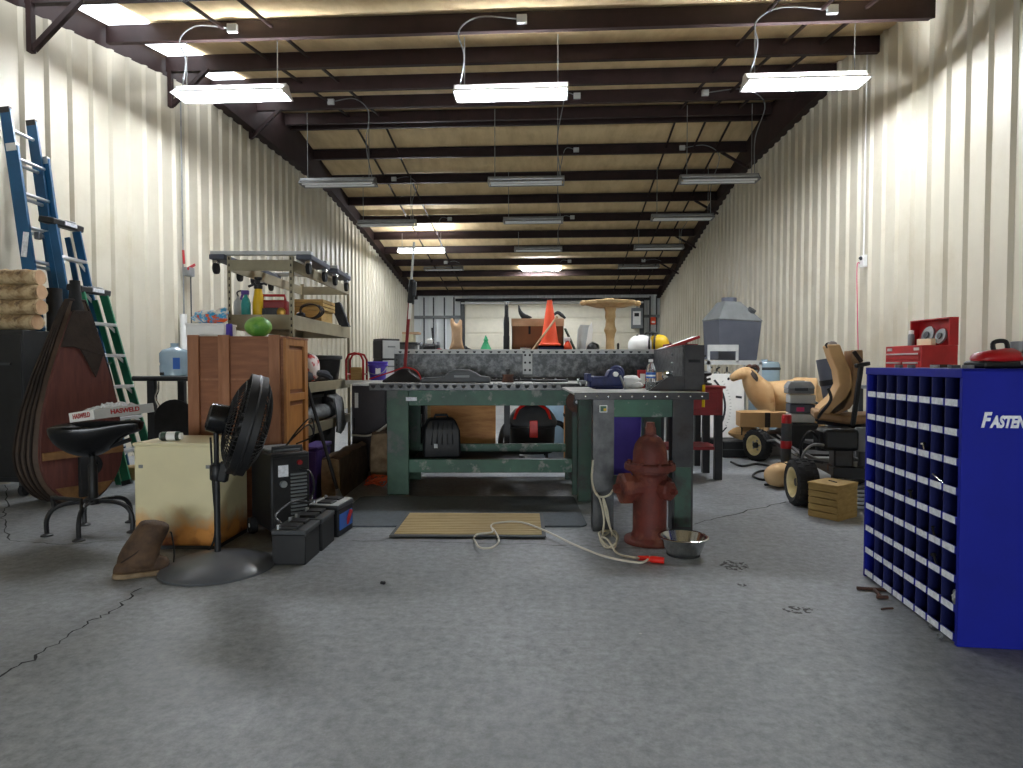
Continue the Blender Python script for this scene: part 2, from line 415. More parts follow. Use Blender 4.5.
# raked end rafters above the side walls on the far slope, and flange braces on the near slope
for x0, x1, low in ((LW-.04, LW+.16, CZ+3.86), (RW-.14, RW+.04, CZ+3.92)):
    ds = [9.3, RID, 14.0, 16.5, BK-.02]
    vs = []; fs = []
    for i, d in enumerate(ds):
        zt = pb(d)+.2; zb = min(low, pb(d)-.03)-.04
        vs += [(x0, d, zb), (x1, d, zb), (x1, d, zt), (x0, d, zt)]
        if i:
            a = 4*(i-1)
            for j in range(4): fs.append((a+j, a+(j+1) % 4, a+4+(j+1) % 4, a+4+j))
    fs += [(0, 1, 2, 3), (16, 17, 18, 19)]
    trim(MB().add(vs, fs), 'oxide', smooth=0)
for d in (5.875, 8.125, 10.375):
    z = pb(d)
    trim(MB().bb(LW+.035, LW+.085, d-.03, d+.03, z-.46, z), 'oxide', smooth=0)
    trim(MB().bar((LW+.075, d+.01, z-.43), (LW+.56, d+.01, z+.03), .05, .05), 'oxide', smooth=0)
for d in (12.95, 15.2, 17.45, 19.7):
    z = pb(d)
    trim(MB().bar((RW-.08, d+.01, z-.3), (RW-.62, d+.01, z+.02), .045, .045), 'oxide', smooth=0)
# sag rods under the insulation
for x in (-3.6, -3.05, 2.3, 2.85, 3.3):
    for d0, d1 in ((4.0, RID-.1), (RID+.1, BK-.3)):
        trim(MB().bar((x, d0, pb(d0)+.12), (x, d1, pb(d1)+.12), .03, .03), 'oxide', smooth=0)
trim(MB().prism([(FR, pb(FR)-.3), (RID, pb(RID)-.8), (BK, pb(BK)-.2), (BK, pb(BK)+.25), (RID, pb(RID)+.25), (FR, pb(FR)+.25)], LW-.07, LW-.03, 'yz'), 'oxide', smooth=0)
trim(MB().prism([(FR, pb(FR)-.3), (RID, pb(RID)-.8), (BK, pb(BK)-.2), (BK, pb(BK)+.25), (RID, pb(RID)+.25), (FR, pb(FR)+.25)], RW+.05, RW+.09, 'yz'), 'oxide', smooth=0)
# translucent roof strip along the left eave
vs = [(LW+.03, 3.8, pb(3.8)+.19), (LW+.5, 3.8, pb(3.8)+.19), (LW+.5, 11.3, pb(11.3)+.19), (LW+.03, 11.3, pb(11.3)+.19)]
o = room(MB().add(vs+[(x, y, z+.02) for x, y, z in vs], [(0, 1, 2, 3), (4, 5, 6, 7), (0, 1, 5, 4), (1, 2, 6, 5), (2, 3, 7, 6), (3, 0, 4, 7)]).put('window_1', 'skylight', smooth=0))
# back overhead door with its frame
dx0, dx1 = -3.05, 3.25; dh = 3.25
door = room(MB().bb(dx0, dx1, BK-.16, BK-.06, 0, dh).put('door_1', 'door_cream', smooth=0))
for k in range(6):
    z = .02+k*dh/6
    room_o = MB().bb(dx0+.03, dx1-.03, BK-.19, BK-.15, z+.03, z+dh/6-.03).put('door_panel', 'door_cream', door, bev=.01); room_o['kind'] = 'structure'
for x in (dx0-.06, dx1+.06):
    trim(MB().bb(x-.07, x+.07, BK-.3, BK-.05, 0, dh+.15), 'dark_grey')
trim(MB().cyl((dx0-.3, BK-.36, dh+.14), (dx1+.3, BK-.36, dh+.14), .05), 'black')
trim(MB().bb(dx0-.1, dx1+.1, BK-.32, BK-.06, dh, dh+.06), 'fix_white')  # white bar painting in the bright streak of light above the door
# girts on the back wall
for x0, x1 in ((LW+.05, dx0-.15), (dx1+.15, RW-.05)):
    trim(MB().bb(x0, x1, BK-.14, BK-.03, 2.75, 2.85), 'mid_grey')
for x in (-4.55, -4.2, -3.8, -3.45, 3.62, 3.85):
    trim(MB().bb(x-.02, x+.02, BK-.1, BK-.02, 0, pb(BK)), 'dark_grey')
# floor cracks and stains, set into the slab surface
FLO = bpy.data.objects['floor']
def crack(pix, w):
    pts = [fl(*p) for p in pix]; rd = random.Random(len(pix)+int(pix[0][0])); q = []
    for a, b in zip(pts, pts[1:]):
        for j in range(8):
            t = j/8; p = a.lerp(b, t); n = Vector((-(b-a).y, (b-a).x, 0)).normalized(); q.append(p+n*rd.uniform(-.018, .018))
    q.append(pts[-1]); vs = []; fs = []
    for i, p in enumerate(q):
        d = (q[min(i+1, len(q)-1)]-q[max(i-1, 0)]).normalized(); n = Vector((-d.y, d.x, 0)); ww = w*rd.uniform(.3, 1)
        vs += [(*(p+n*ww).xy, .0012), (*(p-n*ww).xy, .0012)]
        if i: a = 2*(i-1); fs.append((a, a+1, a+3, a+2))
    o = MB().add(vs, fs).put('crack', 'crack', smooth=0); o.parent = FLO; o.matrix_parent_inverse = Matrix.Rotation(-RZ, 4, 'Z'); o['kind'] = 'structure'
crack([(0, 678), (40, 655), (78, 628), (110, 612), (142, 588)], .006)
crack([(5, 485), (8, 505), (2, 520), (12, 540), (60, 545), (130, 540)], .006)
crack([(693, 524), (725, 516), (786, 502)], .007)
crack([(352, 541), (398, 541), (545, 545), (640, 548)], .004)
def stain(px, py, rx, ry, n=26, seed=1):
    c = fl(px, py); rd = random.Random(seed)
    ring = [(c.x+rx*math.cos(2*PI*i/n)*rd.uniform(.6, 1.1), c.y+ry*math.sin(2*PI*i/n)*rd.uniform(.6, 1.1), .0009) for i in range(n)]
    o = MB().add(ring, [tuple(range(n))]).put('stain', 'stain', smooth=0); o.parent = FLO; o.matrix_parent_inverse = Matrix.Rotation(-RZ, 4, 'Z'); o['kind'] = 'structure'
stain(798, 610, .085, .045, seed=2); stain(736, 566, .09, .10, seed=4); stain(182, 508, .06, .05, seed=6)
stain(742, 585, .03, .03, seed=9)
# ------------------------------------------------------------------ strip lights
SLOT = .08
def fixture(lat, dep, lit, label, cord_side=1, conduit=None, L=1.24, h=None):
    z = CZ+3.0 if h is None else h
    t = T('strip_light', label, 'light', RP(lat, dep, z), RZ, 'strip lights under the roof')
    prof = [(-.04, .10), (.04, .10), (.05, .06), (.045, .045), (-.045, .045), (-.05, .06)]
    m = 'fix_white' if lit else 'galv'
    MB().prism(prof, -L/2, L/2, 'yz').put('housing', m, t, smooth=0)
    SLOT = .08 if dep < 9 else .12  # reflector gap shaped to let uplight brighten the roof, wider on the far rows
    for s in (-1, 1):
        MB().prism([(s*SLOT, .055-(SLOT-.06)*.65), (s*.16, -.01), (s*.155, -.018), (s*SLOT, .045-(SLOT-.06)*.65)], -L/2, L/2, 'yz').put('reflector', m, t, smooth=0)
    for s in (-1, 1):
        MB().prism([(-.16, -.018), (.16, -.018), (.06, .06), (.04, .1), (-.04, .1), (-.06, .06)], s*L/2-.004*s, s*L/2+.012*s, 'yz').put('end_cap', m, t, smooth=0)
    for y in (-.07, .07):
        MB().cyl((-L/2+.03, y, -.005), (L/2-.03, y, -.005), .019, n=12).put('tube', 'tube_lit' if lit else 'tube_off', t)
    top = pb(dep)-z
    for x in (-L/2+.1, L/2-.1):
        MB().cyl((x, 0, .1), (x, 0, top+.01), .006, n=6).put('hanger', 'galv', t)
    # flexible conduit up to a junction box on the purlin in front
    k = conduit if conduit is not None else .9
    dp = min(pur, key=lambda q: abs(q-(dep-.15)))
    y1 = dp-dep-.025; zb = pb(dp)+.1-z; xb = cord_side*(L/2-.05); xj = xb+k
    MB().tube([(xb, 0, .1), (xb-cord_side*.06, y1*.5, .1+zb*.4), (xb+.02, y1, zb*.85), (xb+k*.35, y1, zb+.04), (xj, y1, zb)], .008, 6, 6).put('conduit', 'mid_grey', t)
    MB().box((xj, y1, zb), (.11, .05, .09)).put('junction_box', 'light_grey', t, bev=.006)
    return t
def lat_of(px, dep):
    # room lateral of the image column px at room depth dep
    a = math.atan((px-511.5)/F)-TH; return dep*math.tan(a)
def fixrow(items):
    for px, dep, lit, lab, cs, k in items:
        fixture(lat_of(px, dep), dep, lit, lab, cs, k)
fixrow([
 (236, 7.05, 1, 'glowing strip light close to the wall with the ladders', -1, .62),
 (511, 7.2, 1, 'glowing strip light in the middle of the first hanging row', -1, .7),
 (800, 7.1, 1, 'glowing strip light close to the ribbed wall above the blue cabinet', -1, .8),
 (340, 10.6, 0, 'dark strip light next along the ladder wall from the first glowing one', 1, -.6),
 (526, 10.7, 0, 'dark strip light right behind the middle glowing one', 1, .25),
 (717, 10.75, 0, 'dark strip light behind the glowing one over the blue cabinet', 1, -.9),
 (388, 13.7, 0, 'dark strip light just before the small glowing one over the red pole', 1, -.5),
 (533, 13.6, 0, 'second dark strip light back along the middle line', 1, .3),
 (681, 13.5, 0, 'second dark strip light back on the right wall side', 1, -.7),
 (422, 17.0, 1, 'small glowing strip light just behind the tip of the red pole', 1, .3),
 (538, 17.0, 0, 'third dark strip light back along the middle line', 1, .3),
 (658, 16.9, 0, 'third dark strip light back on the right wall side', 1, -.6),
 (444, 20.3, 0, 'last dark strip light at the ladder side near the back wall', 1, -.4),
 (541, 20.4, 1, 'small glowing strip light in front of the far overhead door', 1, .3),
 (638, 20.2, 0, 'last dark strip light above the far electrical panel', 1, -.5)])
# daylight through the open front doorway behind the camera
ld = bpy.data.lights.new('daylight', 'AREA'); ld.shape = 'RECTANGLE'; ld.size = 5.8; ld.size_y = 3.2; ld.energy = 1150; ld.color = (.86, .93, 1.0)
lo_ = bpy.data.objects.new('daylight', ld); COL.objects.link(lo_); lo_.location = RP(-.3, FR-.3, 1.7); lo_.rotation_euler = (PI/2, 0, RZ)
w = bpy.data.worlds.new('world'); SC.world = w; w.use_nodes = True
w.node_tree.nodes['Background'].inputs[0].default_value = (.62, .75, 1, 1); w.node_tree.nodes['Background'].inputs[1].default_value = .5
SC.view_settings.view_transform = 'Standard'; SC.view_settings.look = 'None'; SC.view_settings.gamma = 1; SC.view_settings.use_curve_mapping = False
SC.view_settings.exposure = 0.22
SC.cycles.max_bounces = 8; SC.cycles.diffuse_bounces = 5; SC.cycles.use_denoising = True; SC.cycles.sample_clamp_indirect = 6
# ================================================================== LEFT SIDE
# ---- tall black cabinet at the edge
t = T('steel_cabinet', 'tall black steel cabinet on casters carrying the stacked logs', 'cabinet', (-4.265, 5.38, 0))
MB().bb(-.285, .285, -.16, .16, .12, 1.37).put('body', 'black', t, bev=.008)
for s in (-1, 1):
    d = MB().bb(-.136, .136, -.012, .0, .16, 1.33).put('door', 'black', t, bev=.004, loc=(s*.141, -.16, 0))
    MB().tube([(-s*.1, -.012, .95), (-s*.1, -.05, .95), (-s*.1, -.05, 1.12), (-s*.1, -.012, 1.12)], .009, 6).put('handle', 'dark_grey', d)
MB().bb(-.05, .2, -.195, -.172, 1.08, 1.10).put('latch_bar', 'dark_grey', t)
for x in (-.23, .23):
    for y in (-.11, .11):
        c = MB().bb(-.02, .02, -.03, .03, .07, .125).put('caster_fork', 'dark_grey', t, loc=(x, y, 0))
        MB().cyl((-.016, 0, .05), (.016, 0, .05), .05).put('caster_wheel', 'rubber', c)
# ---- logs on top
def log(loc, L, r, label, seed, rz):
    rd = random.Random(seed); rs = []; n = 16
    for i in range(15):
        x = -L/2+L*i/14; rs.append([Vector((x, r*1.25*math.cos(2*PI*j/n)*rd.uniform(.9, 1.1), r*math.sin(2*PI*j/n)*rd.uniform(.86, 1.1))) for j in range(n)])
    o = MB().rings(rs).put('log', 'bark', smooth=60, loc=loc, rot=(0, 0, rz))
    MB().lathe([(r*.9, 0), (r*.95, .006), (0, .007)], 14, (L/2-.002, 0, 0), (1, 0, 0)).put('cut_end', 'wood_pale', o)
    return tag(o, label, 'log', 'logs stacked on the black cabinet')
for i, lab in enumerate(('lowest pale barked log resting on the black cabinet', 'second pale barked log up from the black cabinet', 'third pale barked log up, under the topmost', 'topmost pale barked log of the stack on the black cabinet')):
    log((-4.24+.015*(i % 2), 5.38, 1.375+.066+i*.125), .54+.03*(i % 3), .066, lab, i+3, .03*(i-1.5))
# ---- black stove pipe standing behind the bellows
t = T('stove_pipe', 'black stove pipe standing upright behind the bellows snout', 'pipe', (-4.0, 5.62, 0))
MB().lathe([(.06, 0), (.06, 1.75), (.055, 1.75), (.055, .02)], 24).put('pipe', 'black_mat', t)
MB().lathe([(.061, .84), (.067, .85), (.067, .88), (.061, .89)], 24).put('collar', 'black', t)
# ---- forge bellows
t = T('forge_bellows', 'huge teardrop forge bellows with maroon board standing on its round end', 'bellows', (-3.40, 5.06, 0), R(62))
def tear(s=1., zo=0.):
    pts = []
    for i in range(25):
        a = PI+PI*i/24; pts.append((.31*s*math.cos(a), .40+.40*s*math.sin(a)))
    side = [(.305, .52), (.285, .70), (.23, .95), (.15, 1.22), (.085, 1.42), (.055, 1.50)]
    pts += [(x*s, .4+(z-.4)*s) for x, z in side]+[(-x*s, .4+(z-.4)*s) for x, z in side[::-1]]
    return pts
def tf(z): return 1 if z < .4 else 1-.72*(z-.4)/1.1
MB().prism(tear(), -.01, .025).put('front_board', 'maroon', t, bev=.004)
MB().rings([[(x, .025+(yy-.025)*tf(z), z) for x, z in tear()] for yy in (.36, .39)]).put('back_board', 'maroon', t, bev=.004)
rs = []
for i in range(17):
    y = .025+.335*i/16; k = .985+.03*math.cos(i*PI/2*1.0) if i % 2 == 0 else .955
    k = (.86, .95, 1.08, .95)[i % 4]
    rs.append([(x, .025+(y-.025)*tf(z), z) for x, z in tear(k)])
MB().rings(rs, True).put('pleats', 'pleat_leather', t, smooth=0)
for i in (2, 6, 10, 14):
    y = .025+.335*i/16
    MB().tube([(x, .025+(y-.025)*tf(z), z) for x, z in tear(1.085)], .011, 6, 0, True).put('pleat_seam', 'leather', t)  # dark tubes added on the ridges to draw the shading of the folds
MB().lathe([(.06, -.03), (.062, .04), (.048, .10), (.04, .2), (.036, .27), (.028, .27), (.028, .15)], 20, (0, .065, 1.48), (0, 0, 1)).put('snout', 'black_mat', t)
MB().prism([(-.06, 1.22), (.172, 1.15), (.09, 1.42), (.058, 1.51), (-.058, 1.51), (-.09, 1.42), (-.152, 1.22)], -.025, .0).put('leather_cap', 'leather', t, bev=.005)
MB().prism([(-.02, 1.22), (.16, 1.16), (.10, .98)], -.022, -.0).put('leather_flap', 'leather', t, bev=.004)
MB().bb(-.30, .30, -.035, -.01, .36, .42).put('cross_slat', 'oak_patch', t, bev=.004)
pp = [(.29*math.cos(a), .40+.39*math.sin(a)) for a in [PI+.75+(PI-1.5)*i/14 for i in range(15)]]
MB().prism(pp, -.02, -.01).put('wood_patch', 'oak_patch', t)
MB().box((.0, -.03, .2), (.10, .04, .32)).put('handle_stub', 'black_mat', t, bev=.008)
MB().lathe([(.085, 0), (.085, .012), (.05, .014), (.05, 0)], 20, (.05, -.012, .28), (0, -1, 0)).put('valve_ring', 'black_mat', t)
# ---- ladders, all leaning to the wall and running along it
def lad(name, label, base, top, y0, y1, m, rungs, cat='ladder', **k):
    """base,top: (X,z) ; y0,y1: depths of the two rails"""
    B, P = Vector((base[0], 0, base[1])), Vector((top[0], 0, top[1]))
    t = T(name, label, cat, (base[0], (y0+y1)/2, 0)); d = P-B; h = (y1-y0)/2
    n = Vector((d.z, 0, -d.x)).normalized()
    def pt(f, y, off=0.): q = d*f+n*off; return (q.x, y, q.z+base[1])
    return t, pt, h
# extension ladder: fly section and base section
t, pt, h = lad('extension_ladder', 'tall blue fibreglass extension ladder with round silver rungs', (-4.06, .0), (-4.46, 3.36), 5.73, 6.11, 'blue_ladder', 0)
for s in (-1, 1):
    MB().bar(pt(0, s*h), pt(.90, s*h), .03, .105, up=(1, 0, .2)).put('base_rail', 'blue_ladder', t, bev=.004)
    MB().bar(pt(.35, s*(h-.035), -.04), pt(1.0, s*(h-.035), -.04), .028, .095, up=(1, 0, .2)).put('fly_rail', 'blue_ladder', t, bev=.004)
    MB().bar(pt(.99, s*(h-.035), -.04), pt(1.005, s*(h-.035), -.04), .036, .085, up=(1, 0, .2)).put('rail_cap', 'black', t)
    MB().bar(pt(.885, s*h), pt(.905, s*h), .04, .09, up=(1, 0, .2)).put('guide_bracket', 'aluminium', t)
for k in range(10): MB().cyl(pt(.06+.09*k, -h), pt(.06+.09*k, h), .016, n=10).put('rung', 'aluminium', t)
for k in range(7): MB().cyl(pt(.41+.09*k, -h+.035, -.04), pt(.41+.09*k, h-.035, -.04), .016, n=10).put('fly_rung', 'aluminium', t)
MB().box(Vector(pt(.64, -h-.017)), (.05, .004, .22), (0, R(7), 0)).put('sticker', 'label_grey', t)
MB().box(Vector(pt(.67, -h+.12, .03)), (.05, .04, .07)).put('rung_lock', 'galv', t, bev=.008)
def stepladder(label, base, top, y0, y1, m, steps, foot_pad='black'):
    t, pt, h = lad('step_ladder', label, base, top, y0, y1, m, 0)
    for s in (-1, 1):
        MB().bar(pt(0, s*h, .05), pt(.97, s*(h-.06), .05), .022, .075, up=(1, 0, .2)).put('front_rail', m, t, bev=.003)
        MB().bar(pt(0, s*(h-.03), -.045), pt(.95, s*(h-.085), -.03), .02, .05, up=(1, 0, .2)).put('rear_rail', m, t, bev=.003)
        MB().bar(pt(-.002, s*h, .05), pt(.02, s*h, .05), .03, .085, up=(1, 0, .2)).put('foot', foot_pad, t)
    for k in range(steps):
        f = (k+1)/(steps+1)*.97; y = h-.06*f
        o = MB().bar(pt(f, -y, .05), pt(f, y, .05), .085, .028).put('step', 'aluminium', t, bev=.004)
        for s in (-1, 1):
            MB().bar(pt(f-.035, s*y, .06), pt(f-.004, s*(y-.08), .06), .006, .03).put('step_brace', 'aluminium', o)
    for f in (.3, .62): MB().cyl(pt(f, -h+.05, -.045), pt(f, h-.05, -.045), .01, n=8).put('spreader', 'aluminium', t)
    q = Vector(pt(.985, 0, .03))
    c = MB().box(q, (.14, 2*h-.02, .06), (0, R(8), 0)).put('top_cap', 'black', t, bev=.012)
    MB().lathe([(.06, 0), (.06, .006), (0, .007)], 20, q+Vector((.02, .06, .032)), (.1, 0, 1)).xf(Matrix()).put('cap_label', 'label_grey', c)
    MB().box(q+Vector((.072, 0.02, 0)), (.006, .16, .034)).put('cap_badge', 'label_grey', c)
    return t
stepladder('tall blue fibreglass stepladder with black cap leaning on the extension ladder', (-3.80, 0), (-4.22, 2.42), 5.78, 6.22, 'blue_ladder', 7)
stepladder('short green fibreglass stepladder with white steps at the wall', (-3.50, 0), (-3.94, 1.79), 5.72, 6.17, 'green_ladder', 5)
# ---- saddle stool
c = fl(94, 531)
t = T('saddle_stool', 'black shop stool with a bicycle saddle seat and bent tube feet', 'stool', (c.x, c.y, 0))
MB().lathe([(.03, .19), (.03, .24), (.028, .25), (.028, .43), (.02, .44), (.02, .56)], 16).put('post', 'black', t)
MB().lathe([(.045, .18), (.045, .215), (.03, .22)], 16).put('hub', 'black', t)
feet = [(-.22, -.12), (.06, -.235), (.27, -.03), (.10, .235), (-.16, .15)]
for x, y in feet:
    l = math.hypot(x, y); u = Vector((x/l, y/l, 0))
    o = MB().tube([(0, 0, .20), u*(l*.55)+Vector((0, 0, .195)), u*(l*.86)+Vector((0, 0, .165)), u*l+Vector((0, 0, .10)), u*l+Vector((0, 0, .012))], .014, 8, 5).put('leg', 'black', t)
    MB().lathe([(.036, 0), (.034, .008), (.016, .016)], 16, u*l).put('foot_pad', 'black', o)
MB().tube([(-.185, -.10, .16), (-.185, -.115, .245), (.055, -.20, .245), (.052, -.19, .16)], .013, 8).put('foot_rest', 'black', t)
MB().tube([(-.06, 0, .53), (-.0, 0, .55), (.10, 0, .55), (.25, .0, .60)], .014, 8, 4).put('saddle_rail', 'black', t)
# saddle: wide at the rear (towards the bellows), nose to the right
S = [(-.215, .085, .615, .03), (-.20, .125, .62, .05), (-.14, .15, .625, .075), (-.05, .14, .625, .085), (.04, .10, .625, .07), (.12, .065, .64, .05), (.19, .045, .65, .045), (.235, .03, .648, .03)]
rs = []
for x, w_, z, hh in S:
    rs.append([(x*1.2+.05, w_*1.3*math.cos(a), z+.06+(hh*.45 if math.sin(a) > 0 else hh*(2.5 if x < .06 else 1.6))*math.sin(a)) for a in [2*PI*j/20 for j in range(20)]])
MB().rings(rs).put('saddle', 'black_gloss', t, smooth=60, sub=1)
for s in (-1, 1):
    MB().lathe([(.022, 0), (.022, .03), (.017, .05), (.017, .08), (.022, .10)], 10, (-.05, s*.05, .52), (0, 0, 1)).put('saddle_spring', 'dark_grey', t)
# the carton on the saddle, showing two printed sides
t = T('carton_tray', 'shallow white carton with red lettering lying on the bicycle saddle', 'box', (c.x+.14, c.y+.0, .745), R(62), rx=R(-7), ry=R(-3))
for nm, a in (('front', (-.19, .19, -.14, -.137)), ('back', (-.19, .19, .137, .14)), ('side', (-.19, -.187, -.137, .137)), ('side', (.187, .19, -.137, .137))):
    MB().bb(*a, 0, .06).put('carton_wall', 'light_grey' if nm == 'front' else 'white', t)  # front wall painted greyer than the rest: its shade put into the colour
MB().bb(-.188, .188, -.138, .138, 0, .006).put('carton_base', 'white', t)
text('lettering', 'HASWELD', .040, 'red', t, (0.0, -.1415, .032), (PI/2, 0, 0), off=.0012, sx=1.)
text('lettering', 'HASWELD', .042, 'red', t, (-.1915, 0.0, .032), (PI/2, 0, -PI/2), off=.0012, sx=1.)
mb = MB(); rd = random.Random(5); n = 14; vs = []; fs = []
for i in range(n+1):
    for j in range(n+1):
        x = -.155+.31*i/n; y = -.115+.23*j/n; e = math.sin(PI*i/n)*math.sin(PI*j/n)
        vs.append((x+rd.uniform(-.008, .008), y+rd.uniform(-.008, .008), .025+e**.5*.055+rd.uniform(-.014, .02)))
for i in range(n):
    for j in range(n): a = i*(n+1)+j; fs.append((a, a+1, a+n+2, a+n+1))
o = MB().add(vs, fs).put('plastic_film', 'wrap', smooth=0, loc=(c.x+.14, c.y+.0, .752), rot=(R(-7), R(-3), R(62)))
tag(o, 'crumpled clear plastic film heaped in the carton on the saddle', 'plastic wrap')
# ---- wood blocks by the wall behind the stool
for px, py, s, lab in ((121, 466, .16, 'small tan wood offcut on the floor beside the bellows'),):
    p = fl(px+6, 479); o = MB().box((0, 0, .06), (.34, .2, .12)).put('wood_block', 'pine', loc=p, rot=(0, 0, .4), bev=.006); tag(o, lab, 'wood block')
# ---- black grill table behind the crate, with water jug
t = T('steel_table', 'black steel rail table against the wall left of the brown crate', 'table', (-2.95, 5.75, 0))
X0, X1 = wx(133, 5.5)+2.95, .55
for y in (-.25, .25): MB().tube([(X0, y, .965), (X1, y, .965)], .022, 12).put('rail', 'black', t)
MB().bb(X0+.14, X1, -.23, .23, .955, .975).put('table_top', 'black_mat', t)
for x in (wx(152, 5.5)+2.95, X1-.05):
    for y in (-.25, .25): MB().bb(x-.03, x+.03, y-.025, y+.025, 0, .945).put('leg', 'black', t)
MB().bb(wx(152, 5.5)+2.95, X1-.05, -.27, -.25, .30, .34).put('stretcher', 'black', t)
t = T('hanging_plate', 'black arched steel plate hung on chains under the rail table', 'plate', (wx(176, 5.45), 5.42, 0))
MB().prism([(-.17, .42), (.17, .42), (.17, .62)]+[(.17*math.cos(a), .62+.17*math.sin(a)) for a in [PI*i/14 for i in range(1, 14)]]+[(-.17, .62)], -.012, .012).put('plate', 'black_mat', t, bev=.004)
for s in (-1, 1):
    pts = [(s*.13, 0, .73), (s*.16, 0, .80), (s*.15, .02, .86), (s*.16, .05, .94)]
    MB().tube(pts, [.012, .007, .012, .007], 6, 4).put('chain', 'chrome', t)
t = T('water_jug', 'pale blue translucent water jug on the black rail table', 'jug', (wx(174, 5.7), 5.72, .975))
MB().lathe([(.10, 0), (.12, .015), (.122, .10), (.115, .115), (.122, .13), (.122, .21), (.10, .24), (.04, .26), (.032, .27), (.032, .30), (.0, .30)], 28).put('bottle', 'jug_blue', t, smooth=50)
MB().box((.07, -.108, .12), (.055, .006, .1), (0, 0, R(32))).put('label_print', 'label_blue', t)
MB().box((-.05, -.12, .03), (.03, .03, .025)).put('tap', 'black', t, bev=.004)
# ---- air line with red valve on the wall
p = RP(LW+.06, 8.35)
t = T('air_line', 'thin pipe down the ribbed wall with a red valve handle', 'pipe', (p.x, p.y, 0), RZ)
MB().cyl((0, 0, 1.2), (0, 0, 4.75), .010, n=8).put('pipe', 'galv', t)
MB().cyl((.05, .09, 1.1), (.05, .09, 2.3), .009, n=8).put('hose', 'dark_grey', t)
MB().box((.05, .05, 2.33), (.09, .13, .12)).put('valve_body', 'galv', t, bev=.01)
MB().bar((.08, -.03, 2.36), (.08, .14, 2.44), .02, .035).put('valve_handle', 'red', t, bev=.004)
MB().bar((.05, -.06, 2.42), (.05, -.08, 2.6), .02, .03).put('valve_lever', 'red', t, bev=.004)
MB().cyl((.06, -.12, 1.2), (.06, -.12, 1.75), .045, n=14).put('sleeve', 'white', t)
# ---- rusty cream cabinet
t = T('enamel_cabinet', 'rusting cream enamel cabinet on the floor in front of the brown crate', 'cabinet', (-1.965, 3.93, 0), R(-2))
MB().bb(-.245, .245, -.2, .21, .02, .615).put('body', 'enamel', t, bev=.012)
MB().bb(-.24, .24, -.19, .2, 0, .025).put('plinth', 'dark_grey', t)
MB().bb(-.25, .25, -.205, .215, .61, .628).put('lid', 'enamel', t, bev=.006)
for x in (-.2, .2): MB().box((x, -.205, .49), (.025, .008, .02)).put('clip', 'galv', t, bev=.003)
t = T('small_tin', 'small green and white tin lying on the cream cabinet', 'tin', (wx(170, 3.85), 3.85, .655), R(8))
MB().cyl((-.05, 0, 0), (.05, 0, 0), .027).put('tin', 'green_worn', t)
MB().cyl((-.02, 0, 0), (.03, 0, 0), .0275).put('band', 'white', t)
MB().cyl((.05, 0, 0), (.065, 0, 0), .02).put('cap', 'white', t)
MB().cyl((-.05, 0, 0), (-.06, 0, 0), .022).put('bottom_rim', 'galv', t)
# ---- tall brown crate (panelled locker)
t = T('wooden_crate', 'tall brown wooden shipping crate with battens and honey panelled side', 'crate', (-1.855, 4.55, 0))
x0, x1, y0, y1, H = -.32, .315, -.23, .23, 1.265
MB().bb(x0, x1, y0, y1, .03, H).put('body', 'crate_front', t, bev=.004)
for k, x in enumerate((x0, -.115, .225)):
    MB().bb(x, x+.075, y0-.025, y0, .02, H+.02).put('front_batten', 'crate_batten', t, bev=.004)
for z in (.03, .5, .98): MB().bb(x0+.08, x1-.09, y0-.012, y0, z, z+.012).put('front_slat', 'crate_batten', t)
MB().bb(x0+.04, x0+.66, y0+.0, y1+.0, H, H+.012).put('top_board', 'crate_front', t)
zz = [.05, .42, .80, 1.10, H]
MB().bb(x1, x1+.02, y0, y0+.07, .02, H).put('side_stile', 'crate_side', t, bev=.003)
MB().bb(x1, x1+.02, y1-.07, y1, .02, H).put('side_stile', 'crate_side', t, bev=.003)
for z in (.02, .40, .83, H-.05): MB().bb(x1, x1+.018, y0+.07, y1-.07, z, z+.055).put('side_rail', 'crate_side', t, bev=.003)
for z0, z1 in ((.10, .38), (.48, .80), (.91, 1.19)):
    MB().bb(x1, x1+.008, y0+.09, y1-.09, z0, z1).put('side_panel', 'crate_side', t, bev=.003)
# things on the crate
t = T('white_carton', 'flat white carton on the brown crate holding the colourful bag', 'box', (wx(211, 4.6), 4.62, H+.012))
MB().bb(-.135, .135, -.1, .1, 0, .085).put('carton', 'white', t, bev=.004)
MB().bb(-.14, .14, -.105, .105, .085, .10).put('lid', 'white', t, bev=.003)
t = T('party_bag', 'crumpled bag with bright party print on the white carton', 'bag', (wx(210, 4.6), 4.62, H+.115))
MB().ball((0, 0, .045), (.12, .08, .05), 18, 10, .12, 4).put('bag', 'party', t, smooth=30)
MB().ball((.09, 0, .085), (.04, .04, .03), 10, 7, .2, 6).put('knot', 'party', t, smooth=30)
o = MB().lathe([(.022, 0), (.022, .085), (.018, .095), (0, .096)], 16).put('blue_can', 'purple', loc=(wx(230, 4.5), 4.5, H+.012)); tag(o, 'small blue can on the crate beside the white carton', 'can')
t = T('watermelon', 'round striped green melon on the brown crate', 'melon', (wx(258, 4.5), 4.52, H+.014))
MB().ball((0, 0, .072), (.092, .09, .072), 28, 18).put('rind', 'melon', t, smooth=60)
MB().cyl((.02, 0, .138), (.03, 0, .152), .006, n=6).put('stem', 'pine', t)
